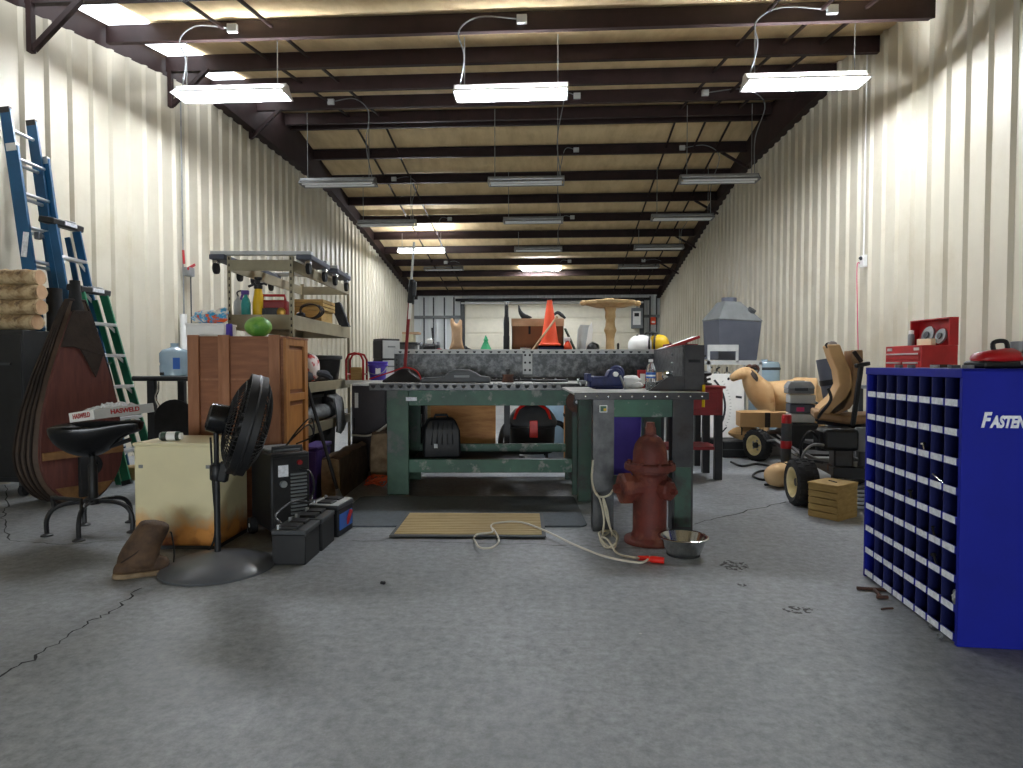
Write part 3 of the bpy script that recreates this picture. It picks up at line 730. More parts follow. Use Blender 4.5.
# ---- boltless shelving unit
SX0, SX1, SY0, SY1 = -2.21, -1.70, 5.0, 6.75
t = T('shelving_unit', 'tan steel shelving unit behind the brown crate, loaded on every level', 'shelving unit', (-1.955, 5.87, 0))
def L(x, y, z): return (x+1.955, y-5.87, z)
for x in (SX0, SX1):
    for y in (SY0, SY1):
        sx = .03 if x == SX0 else -.03; sy = .03 if y == SY0 else -.03
        a = L(x, y, 0)
        p = MB().prism([(a[0], a[1]), (a[0]+sx, a[1]), (a[0]+sx, a[1]+sy*.12), (a[0]+sx*.12, a[1]+sy*.12), (a[0]+sx*.12, a[1]+sy), (a[0], a[1]+sy)], 0, 1.93, 'xy').put('post', 'shelf_tan', t, smooth=0)
        ey = a[1]-.0012 if y == SY0 else a[1]+.0012
        vs = []; fs = []
        for k in range(36):
            z = .08+k*.052; xx = a[0]+sx*.5; w_ = .006
            b = len(vs); vs += [(xx-w_, ey, z), (xx+w_, ey, z), (xx+w_*.6, ey, z+.022), (xx-w_*.6, ey, z+.022)]; fs.append((b, b+1, b+2, b+3))
        if x == SX1 or y == SY0:
            MB().add(vs, fs).put('slot_pattern', 'black_mat', p, smooth=0)
for z, hh in ((1.90, .085), (1.475, .115), (.935, .09), (.575, .09), (.16, .09)):
    for y in (SY0+.01, SY1-.01): MB().bar(L(SX0+.03, y, z-hh/2), L(SX1-.03, y, z-hh/2), .02, hh).put('end_beam', 'shelf_tan', t, bev=.003)
    for x in (SX0+.01, SX1-.01): MB().bar(L(x, SY0+.03, z-hh/2), L(x, SY1-.03, z-hh/2), .02, hh).put('side_beam', 'shelf_tan', t, bev=.003)
    if z < 1.8:
        MB().bb(*[q for a in zip(L(SX0+.03, SY0+.03, 0)[:2], L(SX1-.03, SY1-.03, 0)[:2]) for q in a], z-.03, z-.012).put('deck', 'wood_pale', t)
# dollies on top: long across the unit, wheels hanging past the side beams
def dolly(y, label, tilt=0., x=0.):
    t = T('furniture_dolly', label, 'dolly', (-1.955+x, y, 1.902), tilt, 'furniture dollies on the shelving unit')
    for s in (-1, 1):
        MB().bb(s*.335-.06, s*.335+.06, -.28, .28, .0, .04).put('end_board', 'hood_grey', t, bev=.006)
        MB().bb(-.39, .39, s*.23-.04, s*.25+.04, .036, .066)  .put('side_board', 'light_grey', t, bev=.004)
        for q in (-.23, .23):
            c = MB().bb(-.02, .02, -.025, .025, -.03, 0).put('caster_fork', 'chrome', t, loc=(s*.36, q, 0), bev=.004)
            MB().tube([(-.018, 0, -.02), (-.022, .0, -.06)], .008, 6).put('fork_arm', 'chrome', c)
            MB().lathe([(.015, -.014), (.042, -.014), (.045, 0), (.042, .014), (.015, .014)], 20, (0, .0, -.065), (1, 0, 0)).put('caster_wheel', 'rubber', c)
    return t
d0 = dolly(5.27, 'furniture dolly at the near end on top of the shelving unit', .02)
dup(d0, (-1.95, 5.98, 1.902), .04, 'furniture dolly at the far end on top of the shelving unit')
# things on the 1.475 shelf
Z2 = 1.465
t = T('spray_bottle', 'teal spray bottle with dark trigger on the upper shelf', 'bottle', (wx(247, 5.15), 5.15, Z2))
MB().lathe([(.033, 0), (.036, .01), (.036, .11), (.03, .14), (.014, .165), (.014, .18)], 18).put('bottle', 'teal', t)
MB().bb(-.035, .025, -.015, .015, .18, .215).put('trigger_head', 'violet', t, bev=.006)
MB().bar((-.025, 0, .19), (-.04, 0, .14), .012, .014).put('trigger', 'violet', t)
t = T('pump_sprayer', 'yellow pump sprayer bottle with black top on the upper shelf', 'sprayer', (wx(259.5, 5.2), 5.2, Z2))
MB().lathe([(.04, 0), (.046, .01), (.046, .12), (.035, .18), (.03, .22), (.028, .23)], 20).put('tank', 'yellow', t)
MB().lathe([(.03, .23), (.034, .24), (.034, .26), (.02, .265), (.014, .30), (.03, .31), (.03, .325), (0, .326)], 16).put('pump', 'black', t)
MB().tube([(0, 0, .27), (.05, 0, .275), (.07, 0, .265)], .01, 8).put('nozzle', 'black', t)
MB().bar((-.02, 0, .275), (-.08, 0, .25), .02, .018).put('lever', 'black', t, bev=.004)
t = T('jug_clear', 'clear plastic bottle with black hook handle at the shelf corner post', 'bottle', (wx(237, 5.2), 5.25, Z2))
MB().lathe([(.035, 0), (.038, .01), (.038, .13), (.015, .16), (.015, .175)], 18).put('bottle', 'light_grey', t)
MB().tube([(0, 0, .17), (-.01, 0, .21), (.03, 0, .22), (.06, 0, .17)], .007, 6, 5).put('hook', 'black', t)
t = T('red_radio', 'red and black portable job radio on the upper shelf', 'radio', (wx(275, 5.25), 5.25, Z2), R(4))
MB().bb(-.115, .115, -.06, .06, 0, .145).put('body', 'red_dark', t, bev=.02)
MB().bb(-.06, .05, -.066, -.058, .02, .08).put('faceplate', 'black', t, bev=.004)
MB().tube([(-.09, 0, .14), (-.085, 0, .185), (.085, 0, .185), (.09, 0, .14)], .011, 8).put('handle', 'red', t)
MB().lathe([(.035, 0), (.035, .012), (.02, .02), (0, .02)], 20, (.075, -.058, .045), (0, -1, 0)).put('speaker', 'brass', t)
MB().lathe([(.03, 0), (.03, .012), (0, .014)], 20, (-.075, -.058, .045), (0, -1, 0)).put('speaker', 'black', t)
t = T('plank_bundle', 'bundle of tan boards stacked at the far end of the upper shelf', 'boards', (wx(312, 6.0), 6.1, Z2))
for k in range(3): MB().bb(-.16, .14, -.2, .2, .12+k*.035, .15+k*.035).put('board', 'pine', t, bev=.003)
MB().bb(-.15, .12, -.18, .18, .0, .12).put('packing_box', 'pine', t, bev=.004)
t = T('cable_coil', 'coil of black and brown cable hanging over the shelf edge', 'cable', (wx(312, 5.5), 5.5, Z2))
for k in range(3): MB().tube([(.085*math.cos(a)*(1+.08*k), .03*k-.03+.02*math.sin(2*a), .075+.06*math.sin(a)) for a in [2*PI*i/14 for i in range(14)]], .007, 6, 3, True).put('loop', 'black' if k % 2 else 'leather', t)
MB().ball((-.09, 0, .035), (.04, .04, .035), 10, 8, .1, 2).put('plug', 'black', t)
t = T('leaning_screen', 'dark slanted screen panel leaning at the far shelf post', 'panel', (wx(341, 6.45), 6.45, Z2))
MB().prism([(-.10, .23), (.0, .245), (.09, .012), (.0, .0)], -.03, .03).put('panel', 'cloth_dark', t, bev=.004)
MB().bb(-.05, .09, -.05, .05, 0, .012).put('stand', 'black', t)
# things on the .935 shelf
Z3 = .925
t = T('floral_pillow', 'white and red floral cushion on the middle shelf behind the crate', 'cushion', (wx(309, 5.85), 5.85, Z3))
MB().ball((0, 0, .13), (.09, .13, .13), 20, 12, 0, 1, .8).put('cushion', 'floral', t, smooth=60)
MB().tube([(-.088, .0, .13), (0, 0, .262), (.088, 0, .13)], .006, 6, 5).put('piping', 'white', t)
t = T('black_tub', 'black plastic tub on the middle shelf beside the cushion', 'tub', (wx(325, 6.4), 6.42, Z3))
MB().lathe([(.12, 0), (.125, .01), (.15, .22), (.15, .23), (.14, .23), (.115, .02), (0, .02)], 28).put('tub', 'black', t)
MB().lathe([(.15, .21), (.165, .215), (.165, .245), (.15, .25)], 28, closed=True).put('rim', 'dark_grey', t)
t = T('jacket_roll', 'dark rolled jacket along the edge of the middle shelf', 'jacket', (-1.80, 6.0, Z3))
MB().rings([[(-.05+.07*math.cos(a)*k, y, .055+.055*math.sin(a)*k) for a in [2*PI*j/14 for j in range(14)]] for y, k in ((-.42, .8), (-.36, 1.05), (-.2, .95), (-.08, 1.08), (.1, .92), (.25, 1.05), (.4, .7))]).put('roll', 'cloth_dark', t, smooth=60, jit=.006)
MB().tube([(.0, -.2, .09), (.06, -.05, .07), (.07, .1, .03)], .03, 8, 4).put('sleeve', 'cloth_dark', t)
o = MB().rings([[(.02*math.sin(y*9)+.07*math.cos(a)*k, y, .07+.07*math.sin(a)*k) for a in [2*PI*j/14 for j in range(14)]] for y, k in ((-.6, .6), (-.45, 1.), (-.2, .9), (0, 1.1), (.2, .9), (.45, 1.05), (.6, .6))]).put('grey_tarp', 'cloth_grey', loc=(-1.80, 5.95, .566), jit=.012, smooth=60)
tag(o, 'crumpled grey tarpaulin on the low shelf above the purple tote', 'tarpaulin')
o = MB().rings([[(x, -.1+.14*math.cos(a)*(1+.1*math.sin(5*x)), z+.02*math.sin(3*a)) for a in (0, .8, 1.6, 2.4, 3.1)]+[(x-.012, -.1+.14*math.cos(a), z+.02*math.sin(3*a)) for a in (3.1, 2.4, 1.6, .8, 0)] for x, z in ((0, .19), (.055, .17), (.075, .1), (.085, .0), (.09, -.1), (.08, -.16))]).put('hanging_rag', 'cloth_grey', loc=(-1.75, 6.35, .59), jit=.008, smooth=60)
tag(o, 'pale rag draped over the low shelf edge by the far post', 'rag')
for y, z, d_, h_, lab in ((5.28, .566, .40, .30, 'black storage bin at the crate end of the low shelf'), (5.95, .566, .5, .24, 'black storage bin in the middle of the low shelf behind the tarpaulin'), (6.47, .566, .42, .32, 'black storage bin at the far end of the low shelf'), (5.5, .151, .7, .36, 'black storage bin at the crate end of the bottom shelf'), (6.3, .151, .7, .38, 'black storage bin at the far end of the bottom shelf')):
    t = T('storage_bin', lab, 'bin', (-1.99, y, z), 0, 'black bins on the shelving unit')
    MB().rings([[(s*a, q*b, zz_) for s, q in ((-1, -1), (1, -1), (1, 1), (-1, 1))] for a, b, zz_ in ((.155, d_/2-.03, 0), (.165, d_/2-.01, h_-.03))]).put('tub', 'black_mat', t, bev=.015)
    MB().bb(-.172, .172, -d_/2, d_/2, h_-.03, h_).put('lid', 'black', t, bev=.006)
t = T('purple_tote', 'purple plastic tote on the floor under the shelving unit', 'tote', (-1.618, 5.28, .0))
MB().rings([[(s*a, q*b, z) for s, q in ((-1, -1), (1, -1), (1, 1), (-1, 1))] for a, b, z in ((.05, .17, 0), (.068, .2, .40))]).put('tub', 'violet', t, bev=.015)
MB().bb(-.075, .075, -.21, .21, .40, .43).put('lid', 'violet', t, bev=.01)
MB().bb(.06, .08, -.05, .05, .33, .38).put('handle', 'violet', t, bev=.006)
# ---- broom leaning
a = at(306, 382, 4.85); b = fl(342, 506)
t = T('push_pole', 'black pole with a grey rubber foot leaning against the brown crate', 'pole', (b.x, b.y, 0))
v = a-b; v2 = Vector((v.x, v.y, a.z))
MB().tube([v2*.12, v2], .014, 10).put('shaft', 'black', t)
MB().tube([v2*.0+Vector((0, 0, .004)), v2*.06, v2*.14], [.03, .026, .016], 12).put('foot', 'mid_grey', t)
MB().tube([v2*.975, v2], .018, 10).put('grip', 'rubber', t)
# ---- pedestal fan
c = fl(218, 568)
t = T('pedestal_fan', 'black pedestal fan with round caged head turned sideways to the crate', 'fan', (c.x, c.y, 0))
MB().lathe([(.285, 0), (.287, .012), (.27, .028), (.16, .062), (.06, .082), (.035, .09), (0, .09)], 40).put('base', 'fan_grey', t)
MB().lathe([(.016, .08), (.016, .50), (.02, .50), (.02, .56), (.013, .57), (.013, .76)], 16).put('pole', 'black', t)
MB().lathe([(.026, .47), (.034, .48), (.034, .55), (.026, .56)], 14).put('clamp', 'black', t)
MB().box((.045, -.01, .52), (.05, .045, .11), (0, .2, 0)).put('control_box', 'black', t, bev=.01)
n = Vector((.87, .42, -.26)).normalized()
hc = Vector((.155, .03, .765)); q = Vector((0, 0, 1)).rotation_difference(n).to_matrix().to_4x4(); q.translation = hc
def fx(): m = MB(); m.X = q; return m
Rf = .265
fx().lathe([(.055, -.20), (.075, -.19), (.08, -.10), (.07, -.07), (.0, -.07)], 20).put('motor', 'black_gloss', t)
MB().tube([(0, 0, .74), (.01, 0, .77), hc-n*.15], .018, 10, 4).put('neck', 'black', t)
fx().tube([(Rf*math.cos(a), Rf*math.sin(a), 0) for a in [2*PI*i/40 for i in range(40)]], .011, 8, 0, True).put('rim', 'black', t)
fx().lathe([(Rf-.004, -.045), (Rf+.006, -.045), (Rf+.006, .04), (Rf-.004, .04)], 44, closed=True).put('rim_band', 'black', t)
def cage(sgn, name, k, depth):
    g = fx()
    for i in range(k):
        a = 2*PI*i/k; sw = .35
        pts = []
        for j in range(7):
            f = j/6; r = .06+(Rf-.06)*f; z = sgn*(.03+depth*(1-f**2.4)); aa = a+sw*(1-f)
            pts.append((r*math.cos(aa), r*math.sin(aa), z))
        g.tube(pts, .0028, 4)
    for r, f in ((.11, .25), (.17, .54), (.225, .8)):
        z = sgn*(.03+depth*(1-f**2.4)); g.tube([(r*math.cos(b), r*math.sin(b), z) for b in [2*PI*i/32 for i in range(32)]], .003, 4, 0, True)
    g.lathe([(.0, sgn*(.03+depth)), (.062, sgn*(.03+depth)), (.064, sgn*(.02+depth)), (0, sgn*(.018+depth))], 24)
    g.put(name, 'black', t)
cage(1, 'front_grille', 60, .07); cage(-1, 'rear_grille', 60, .075)
hub = fx().lathe([(.05, -.05), (.055, -.04), (.05, .04), (0, .05)], 20).put('hub', 'black', t)
for k in range(3):
    g = fx(); rs = []
    for j in range(6):
        r = .04+.195*j/5; w_ = .5+.25*math.sin(PI*j/5); a = 2*PI*k/3
        rs.append([(r*math.cos(a-w_), r*math.sin(a-w_), -.035), (r*math.cos(a+w_), r*math.sin(a+w_), .035), (r*math.cos(a+w_), r*math.sin(a+w_), .04), (r*math.cos(a-w_), r*math.sin(a-w_), -.03)])
    g.rings(rs).put('blade', 'dark_grey', t, smooth=60)
MB().tube([(-.03, .0, .70), (-.04, .04, .45), (-.06, .10, .15), (-.16, .14, .02), (-.30, .06, .012), (-.33, -.02, .09)], .006, 6, 6).put('power_cord', 'black', t)
# ---- leather boot
b = fl(142, 576)
t = T('work_boot', 'worn brown leather work boot lying slumped by the cream cabinet', 'boot', (b.x, b.y+.02, 0), R(14))
# shaft tilts towards the cabinet, toe points to the viewer's side
prof = [((-.02, -.0, .03), .10, .055), ((-.03, .0, .07), .105, .06), ((-.022, .01, .12), .095, .063), ((.0, .015, .17), .086, .066), ((.025, .02, .21), .082, .066), ((.045, .02, .25), .076, .062), ((.052, .02, .272), .064, .052)]
MB().rings([[(p[0]+rx*math.cos(a)*.98, p[1]+ry*math.sin(a), p[2]-.25*rx*math.cos(a)*(i/6)) for a in [2*PI*j/20 for j in range(20)]] for i, (p, rx, ry) in enumerate(prof)]).put('shaft', 'boot', t, smooth=70, jit=.003, sub=1)
MB().rings([[(x, y0_+w_*math.cos(a), z+max(-z+.02, h_*math.sin(a))) for a in [2*PI*j/18 for j in range(18)]] for x, y0_, w_, z, h_ in ((-.135, -.01, .03, .035, .02), (-.125, -.01, .048, .04, .035), (-.08, -.01, .056, .05, .05), (-.02, 0, .05, .055, .06), (.05, .01, .042, .05, .055), (.10, .015, .036, .045, .04), (.115, .015, .025, .04, .03))]).put('vamp', 'boot', t, smooth=70, sub=1)
so = [(-.142, -.01), (-.13, -.055), (-.08, -.068), (-.02, -.055), (.06, -.04), (.11, -.025), (.122, .015), (.11, .052), (.06, .06), (-.02, .056), (-.08, .05), (-.13, .038)]
MB().prism(so, 0, .026, 'xy').put('sole', 'boot_sole', t, bev=.006)
MB().tube([(-.09, -.05, .085), (-.05, -.055, .11), (-.02, -.05, .13), (.02, -.04, .17)], .004, 6, 4).put('laces', 'leather', t)
MB().tube([(.125, .0, .215), (.13, .01, .20), (.135, .03, .10), (.125, .05, .02), (.12, .09, .008)], .004, 6, 5).put('pull_cord', 'black', t)
# ---- black battery charger / welder on wheels
t = T('welder', 'black wheeled welder with louvred front and cables on top', 'welder', (-1.48, 4.07, 0), R(38))
MB().bb(-.12, .12, -.2, .2, .07, .545).put('case', 'black', t, bev=.012)
fp = MB().bb(-.11, .11, -.212, -.2, .10, .52).put('front_panel', 'black_mat', t, bev=.003)
for k in range(13): MB().box((.045, -.214, .15+k*.022), (.10, .012, .008), (R(25), 0, 0)).put('louvre', 'mid_grey', fp)
MB().box((-.05, -.216, .44), (.06, .006, .07)).put('rating_plate', 'label_grey', t)
MB().lathe([(.022, 0), (.02, .02), (0, .021)], 16, (-.05, -.212, .36), (0, -1, 0)).put('dial', 'mid_grey', t)
MB().lathe([(.016, 0), (.014, .02), (0, .021)], 16, (.05, -.212, .485), (0, -1, 0)).put('knob', 'red_dark', t)
MB().tube([(-.09, -.14, .54), (-.09, -.14, .575), (.09, -.14, .575), (.09, -.14, .54)], .011, 8).put('handle', 'dark_grey', t)
MB().bb(-.10, .10, -.10, .16, .545, .56).put('lid_panel', 'mid_grey', t, bev=.005)
for x in (-.135, .135): MB().lathe([(.012, -.02), (.05, -.02), (.055, 0), (.05, .02), (.012, .02)], 22, (x, .13, .055), (1, 0, 0)).put('wheel', 'rubber', t)
for x in (-.135, .135): MB().lathe([(.014, -.023), (.014, .023)], 12, (x, .13, .055), (1, 0, 0)).put('wheel_hub', 'light_grey', t)
for x in (-.08, .08): MB().bb(x-.02, x+.02, -.17, -.13, 0, .075).put('foot', 'rubber', t)
for k in range(2): MB().tube([(.0, -.10, .57), (.06+.03*k, -.12, .64+.05*k), (.16+.02*k, -.08, .70+.04*k), (.21, -.02, .62-.0*k), (.10, -.02, .575)], .0055, 6, 7).put('cable', 'black', t)
MB().tube([(.05, -.21, .44), (.10, -.27, .42), (.12, -.26, .3), (.06, -.22, .24)], .007, 6, 6).put('cable', 'black', t)
# ---- batteries in a row
def battery(loc, rz, label, w_=.185, d_=.23, h_=.19):
    t = T('car_battery', label, 'battery', loc, rz, 'car batteries on the floor by the welder')
    MB().bb(-w_/2, w_/2, -d_/2, d_/2, 0, h_*.86).put('case', 'black', t, bev=.006)
    MB().bb(-w_/2-.003, w_/2+.003, -d_/2-.003, d_/2+.003, h_*.86, h_).put('lid', 'dark_grey', t, bev=.005)
    for y in (-.055, .055): MB().box((.0, y, h_+.008), (w_*.5, .085, .018)).put('vent_cap', 'black', t, bev=.004)
    for y in (-.085, .085): MB().lathe([(.012, 0), (.01, .022), (0, .023)], 14, (-w_*.36, y, h_), (0, 0, 1)).put('terminal', 'galv', t)
    return t
battery((-1.205, 3.555, 0), R(-2), 'black car battery nearest to the fan base')
battery((-1.19, 3.81, 0), R(-2), 'black car battery in the middle, between the other two')
t = battery((-1.17, 4.12, 0), R(-8), 'grey-topped car battery with blue label and red clamp', .2, .24, .2)
MB().bb(.1, .104, -.1, .1, .04, .14).put('blue_label', 'label_blue', t)
MB().box((.115, .02, .1), (.02, .02, .1), (0, .3, 0)).put('red_clamp', 'red', t, bev=.005)
MB().bb(-.096, .096, -.116, .116, .2, .206).put('top_sticker', 'light_grey', t)
o = MB().tube([(-1.27, 3.5, .21), (-1.31, 3.53, .25), (-1.27, 3.7, .29), (-1.24, 3.9, .24), (-1.26, 4.02, .26)], .008, 6, 6).put('jumper_cable', 'black'); tag(o, 'thick black cable lying over the tops of the batteries', 'cable')
# ---- timbers beside the green bench
def timber(x0, x1, y0, y1, h, label, lean=0):
    t = T('rough_timber', label, 'timber', ((x0+x1)/2, (y0+y1)/2, 0), lean, 'rough timbers beside the green bench')
    a, b = (x1-x0)/2, (y1-y0)/2; rd = random.Random(int(h*100)); rs = []
    for i in range(10):
        y = -b+2*b*i/9
        rs.append([(px*a*rd.uniform(.93, 1.04), y, h*(pz+rd.uniform(-.03, .03)) if pz > .1 else 0) for px, pz in ((-1, 0), (1, 0), (1.03, .3), (1, .7), (.9, .97), (.3, 1.02), (-.3, 1.), (-.9, .97), (-1, .7), (-1.03, .3))])
    MB().rings(rs).put('beam', 'timber', t, smooth=50)
    e = [(px*a*.96, h*pz*.97+.006) for px, pz in ((-.95, 0), (.95, 0), (.98, .3), (.96, .7), (.88, .95), (.3, .99), (-.3, .98), (-.88, .95), (-.96, .7), (-.98, .3))]
    MB().prism(e, -b-.02, -b+.004).put('sawn_end', 'timber_end', t, smooth=30)
timber(-1.53, -1.375, 5.12, 6.1, .34, 'long rough timber lying beside the shelving unit, sawn end facing out')
timber(-1.33, -1.10, 6.0, 6.38, .45, 'short rough timber on edge behind the left leg of the green bench')
# orange cord heap
rd = random.Random(12); pts = []
cc = fl(380, 485)
for i in range(26): pts.append((cc.x+rd.uniform(-.14, .12), cc.y+rd.uniform(-.12, .14), .01+rd.uniform(0, .10)*(i % 3 != 0)))
o = MB().tube(pts, .006, 5, 4).put('extension_cable', 'orange_cord'); tag(o, 'tangled orange extension cord on the floor at the left bench leg', 'cord')
# ---- dark cabinet with white top at the left of the bench
t = T('filing_cabinet', 'dark brown cabinet with two tall doors and white top behind the timbers', 'cabinet', (-1.36, 6.58, 0))
MB().bb(-.25, .33, -.14, .14, .03, .885).put('body', 'purple_dark', t, bev=.005)
MB().bb(-.24, .32, -.12, .12, 0, .04).put('plinth', 'black', t)
for x0, x1 in ((-.245, .09), (.10, .325)):
    d = MB().bb(x0, x1, -.156, -.14, .06, .86).put('door', 'purple_dark', t, bev=.004)
    MB().bb(x0+.02, x0+.035, -.162, -.156, .42, .55).put('pull', 'black', d)
MB().bb(-.215, -.18, -.1585, -.1555, .65, .80).put('sticker', 'white', t)
o = MB().bb(-.30, .36, -.18, .18, 0, .04).put('white_worktop', 'white', loc=(-1.36, 6.57, .888), bev=.006); tag(o, 'white slab top lying over the dark brown cabinet', 'worktop')
p0, p1 = at(352, 435, 6.4), at(391, 422, 5.9)
o = MB().tube([p0, (p0+p1)/2+Vector((0, 0, -.06)), p1], .010, 6, 6).put('white_cable', 'cord_white'); tag(o, 'white cable slung across the front of the dark cabinet', 'cable')
# things on the white top
ZT = .928
t = T('red_frame_stand', 'small red tube frame standing on the white slab top', 'stand', (wx(356, 6.45), 6.48, ZT))
w_ = .085
for y in (-.08, .08):
    MB().tube([(-w_, y, 0), (-w_, y, .2), (-w_*.7, y, .255), (0, y, .27), (w_*.7, y, .255), (w_, y, .2), (w_, y, .0)], .011, 8, 0).put('hoop', 'red', t)
for x in (-w_, w_):
    MB().cyl((x, -.08, .06), (x, .08, .06), .009, n=8).put('cross_bar', 'red', t)
MB().bb(-.05, .06, -.05, .05, .0, .13).put('packet', 'pine', t, bev=.006)
t = T('blue_bucket', 'deep blue plastic bucket on the white slab top', 'bucket', (wx(377.5, 6.47), 6.49, ZT))
MB().lathe([(.075, 0), (.078, .005), (.095, .165), (.102, .168), (.102, .185), (.09, .188), (.086, .18), (.07, .01), (0, .01)], 28).put('pail', 'purple', t)
MB().lathe([(.097, .14), (.104, .145), (.104, .152), (.097, .157)], 28, closed=True).put('rim_band', 'purple', t)
MB().tube([(-.10, 0, .15), (-.07, -.085, .08), (0, -.105, .06), (.07, -.085, .08), (.10, 0, .15)], .004, 6, 5).put('bail', 'galv', t)
MB().box((.02, -.088, .09), (.05, .004, .06), (R(-6), 0, R(10))).put('emblem', 'white', t)
t = T('file_drawer_box', 'grey and black two-drawer file box behind the blue bucket', 'cabinet', (wx(387, 6.64), 6.62, ZT), R(-52))
MB().bb(-.10, .10, -.10, .10, 0, .42).put('case', 'black', t, bev=.004)
for k in range(2): 
    d = MB().bb(.10, .112, -.095, .095, .02+.2*k, .20+.2*k).put('drawer', 'light_grey', t, bev=.003)
    MB().bb(.112, .122, -.04, .04, .13+.2*k, .145+.2*k).put('handle', 'mid_grey', d)
for k in range(2):
    d = MB().bb(-.095, .095, -.106, -.10, .02+.2*k, .20+.2*k).put('side_panel', 'black_mat', t, bev=.003)
t = T('black_locker', 'low black steel locker behind the green bench left of the plywood', 'locker', (-.93, 6.62, 0))
MB().bb(-.09, .05, -.12, .10, 0, .84).put('body', 'black', t, bev=.004)
d_ = MB().bb(-.08, .04, -.132, -.12, .03, .82).put('door', 'black_mat', t, bev=.003); MB().bb(.01, .02, -.15, -.132, .45, .58).put('handle', 'mid_grey', d_)
# ================================================================== MIDDLE
# ---- floor mats
t = T('rubber_mat', 'long dark grey rubber mat on the floor in front of the green bench', 'mat', (-.36, 4.72, 0))
pts = []
for cx, cy, a0 in ((.81, .42, 0), (-.81, .42, 90), (-.81, -.42, 180), (.81, -.42, 270)):
    pts += [(cx+.06*math.cos(R(a0+30*k)), cy+.06*math.sin(R(a0+30*k))) for k in range(4)]
MB().prism(pts, .0, .012, 'xy').put('mat', 'mat_rubber', t, bev=.004)
t = T('slat_mat', 'tan bamboo slat doormat with dark border lying on the rubber mat', 'mat', (wx(471, 4.25), 4.27, .0125), R(-1))
MB().bb(-.49, .49, -.31, .31, 0, .006).put('border', 'dark_grey', t)
for k in range(13): MB().bb(-.465, .465, -.275+.0435*k, -.275+.0435*k+.033, .005, .012).put('slat', 'slat_mat', t, bev=.002)
# ---- main green bench
BX0, BX1, BY0, BY1 = -1.035, .665, 5.30, 6.15
t = T('green_workbench', 'long steel workbench with worn green legs, toothed top edge and lower rails', 'workbench', (0, 0, 0))
ZB = .93
MB().bb(-1.30, .66, 5.22, 6.40, ZB-.018, ZB).put('top_plate', 'steel_top', t, bev=.003)
# toothed angle along the front edge
e = MB().bb(-1.16, .60, 5.205, 5.225, ZB-.055, ZB+.002).put('edge_strip', 'steel_plate', t, bev=.002)
for k in range(24):
    x = -1.125+k*.0735
    MB().prism([(x-.022, ZB-.012), (x+.022, ZB-.012), (x+.014, ZB-.030), (x, ZB-.040), (x-.014, ZB-.030)], 5.200, 5.206).put('tooth', 'black_mat', e)
for x0, x1, mm in ((BX0, BX0+.18, 'green_paint'), (BX1-.16, BX1, 'green_worn')):
    for y in (BY0, BY1-.14):
        MB().bb(x0, x1, y, y+.02, 0, ZB-.02).put('leg', mm, t, bev=.003)
    MB().bb(x0, x0+.02, BY0+.02, BY1-.12, .1, ZB-.02).put('side_plate', mm, t)
MB().bb(BX0+.18, BX1-.16, BY0+.005, BY0+.03, .745, ZB-.055).put('apron', 'green_apron', t, bev=.003)
MB().bb(BX0, BX1, BY1-.16, BY1-.13, .745, ZB-.02).put('back_apron', 'green_worn', t, bev=.003)
MB().bb(BX0+.18, BX1-.16, BY0+.01, BY0+.04, .185, .295).put('front_rail', 'green_apron', t, bev=.003)
MB().bb(BX0+.18, BX1-.16, BY0+.04, BY0+.10, .275, .295).put('front_rail_flange', 'green_worn', t)
MB().bb(BX0+.18, BX1-.16, BY1-.20, BY1-.16, .27, .345).put('back_rail', 'green_apron', t, bev=.003)
MB().bb(BX0+.18, BX1-.6, BY0+.10, BY1-.2, .26, .275).put('shelf_board', 'black_mat', t)
MB().bb(BX0+.18, BX1-.1, BY1-.05, BY1-.0, .05, .1).put('foot_rail', 'black_mat', t)
MB().box((-.83, 5.298, .80), (.09, .004, .03)).put('sticker', 'label_grey', t)
# ---- near bench (right wing)
t = T('steel_bench', 'shorter steel bench with bolted top edge, standing over the fire hydrant', 'workbench', (0, 0, 0))
NX0, NX1, NY0, NY1 = .405, 1.27, 4.12, 5.16
ZN = .905
MB().bb(NX0, NX1, NY0, NY1, ZN-.016, ZN).put('top_plate', 'steel_top', t, bev=.003)
e = MB().bb(NX0+.0, NX1, NY0-.012, NY0+.004, ZN-.045, ZN+.001).put('edge_strip', 'steel_dark', t, bev=.002)
for k in range(11): MB().ball((NX0+.07+k*.075, NY0-.014, ZN-.024), (.008, .005, .008), 10, 6).put('bolt', 'chrome', e)
for x0, x1, m1, y in ((.53, .665, 'steel_plate', NY0+.02), (1.045, 1.18, 'steel_dark', NY0+.02), (.53, .665, 'green_worn', NY1-.12), (1.045, 1.18, 'green_worn', NY1-.12)):
    MB().prism([(x0, y), (x1, y), (x1, y+.1), (x1-.012, y+.1), (x1-.012, y+.012), (x0+.012, y+.012), (x0+.012, y+.1), (x0, y+.1)], 0, ZN-.02, 'xy').put('leg', m1, t, smooth=0)
MB().bb(1.06, 1.165, NY0+.012, NY0+.019, .03, .42).put('leg_patch', 'green_worn', t)
MB().bb(.665, 1.045, NY0+.025, NY0+.05, .745, ZN-.045).put('apron', 'green_apron', t, bev=.003)
MB().bb(.53, 1.18, NY1-.06, NY1-.03, .745, ZN-.016).put('back_apron', 'green_worn', t)
MB().bb(.665, 1.045, NY1-.08, NY1-.05, .12, .20).put('rear_stretcher', 'green_worn', t)
s = MB().box((.595, NY0+.018, .80), (.05, .004, .045)).put('sticker', 'white', t); MB().box((.595, NY0+.015, .80), (.04, .003, .036)).put('sticker_print', 'green_apron', s)
MB().box((.605, NY0+.014, .795), (.018, .003, .016)).put('sticker_print', 'yellow', s)
o = t
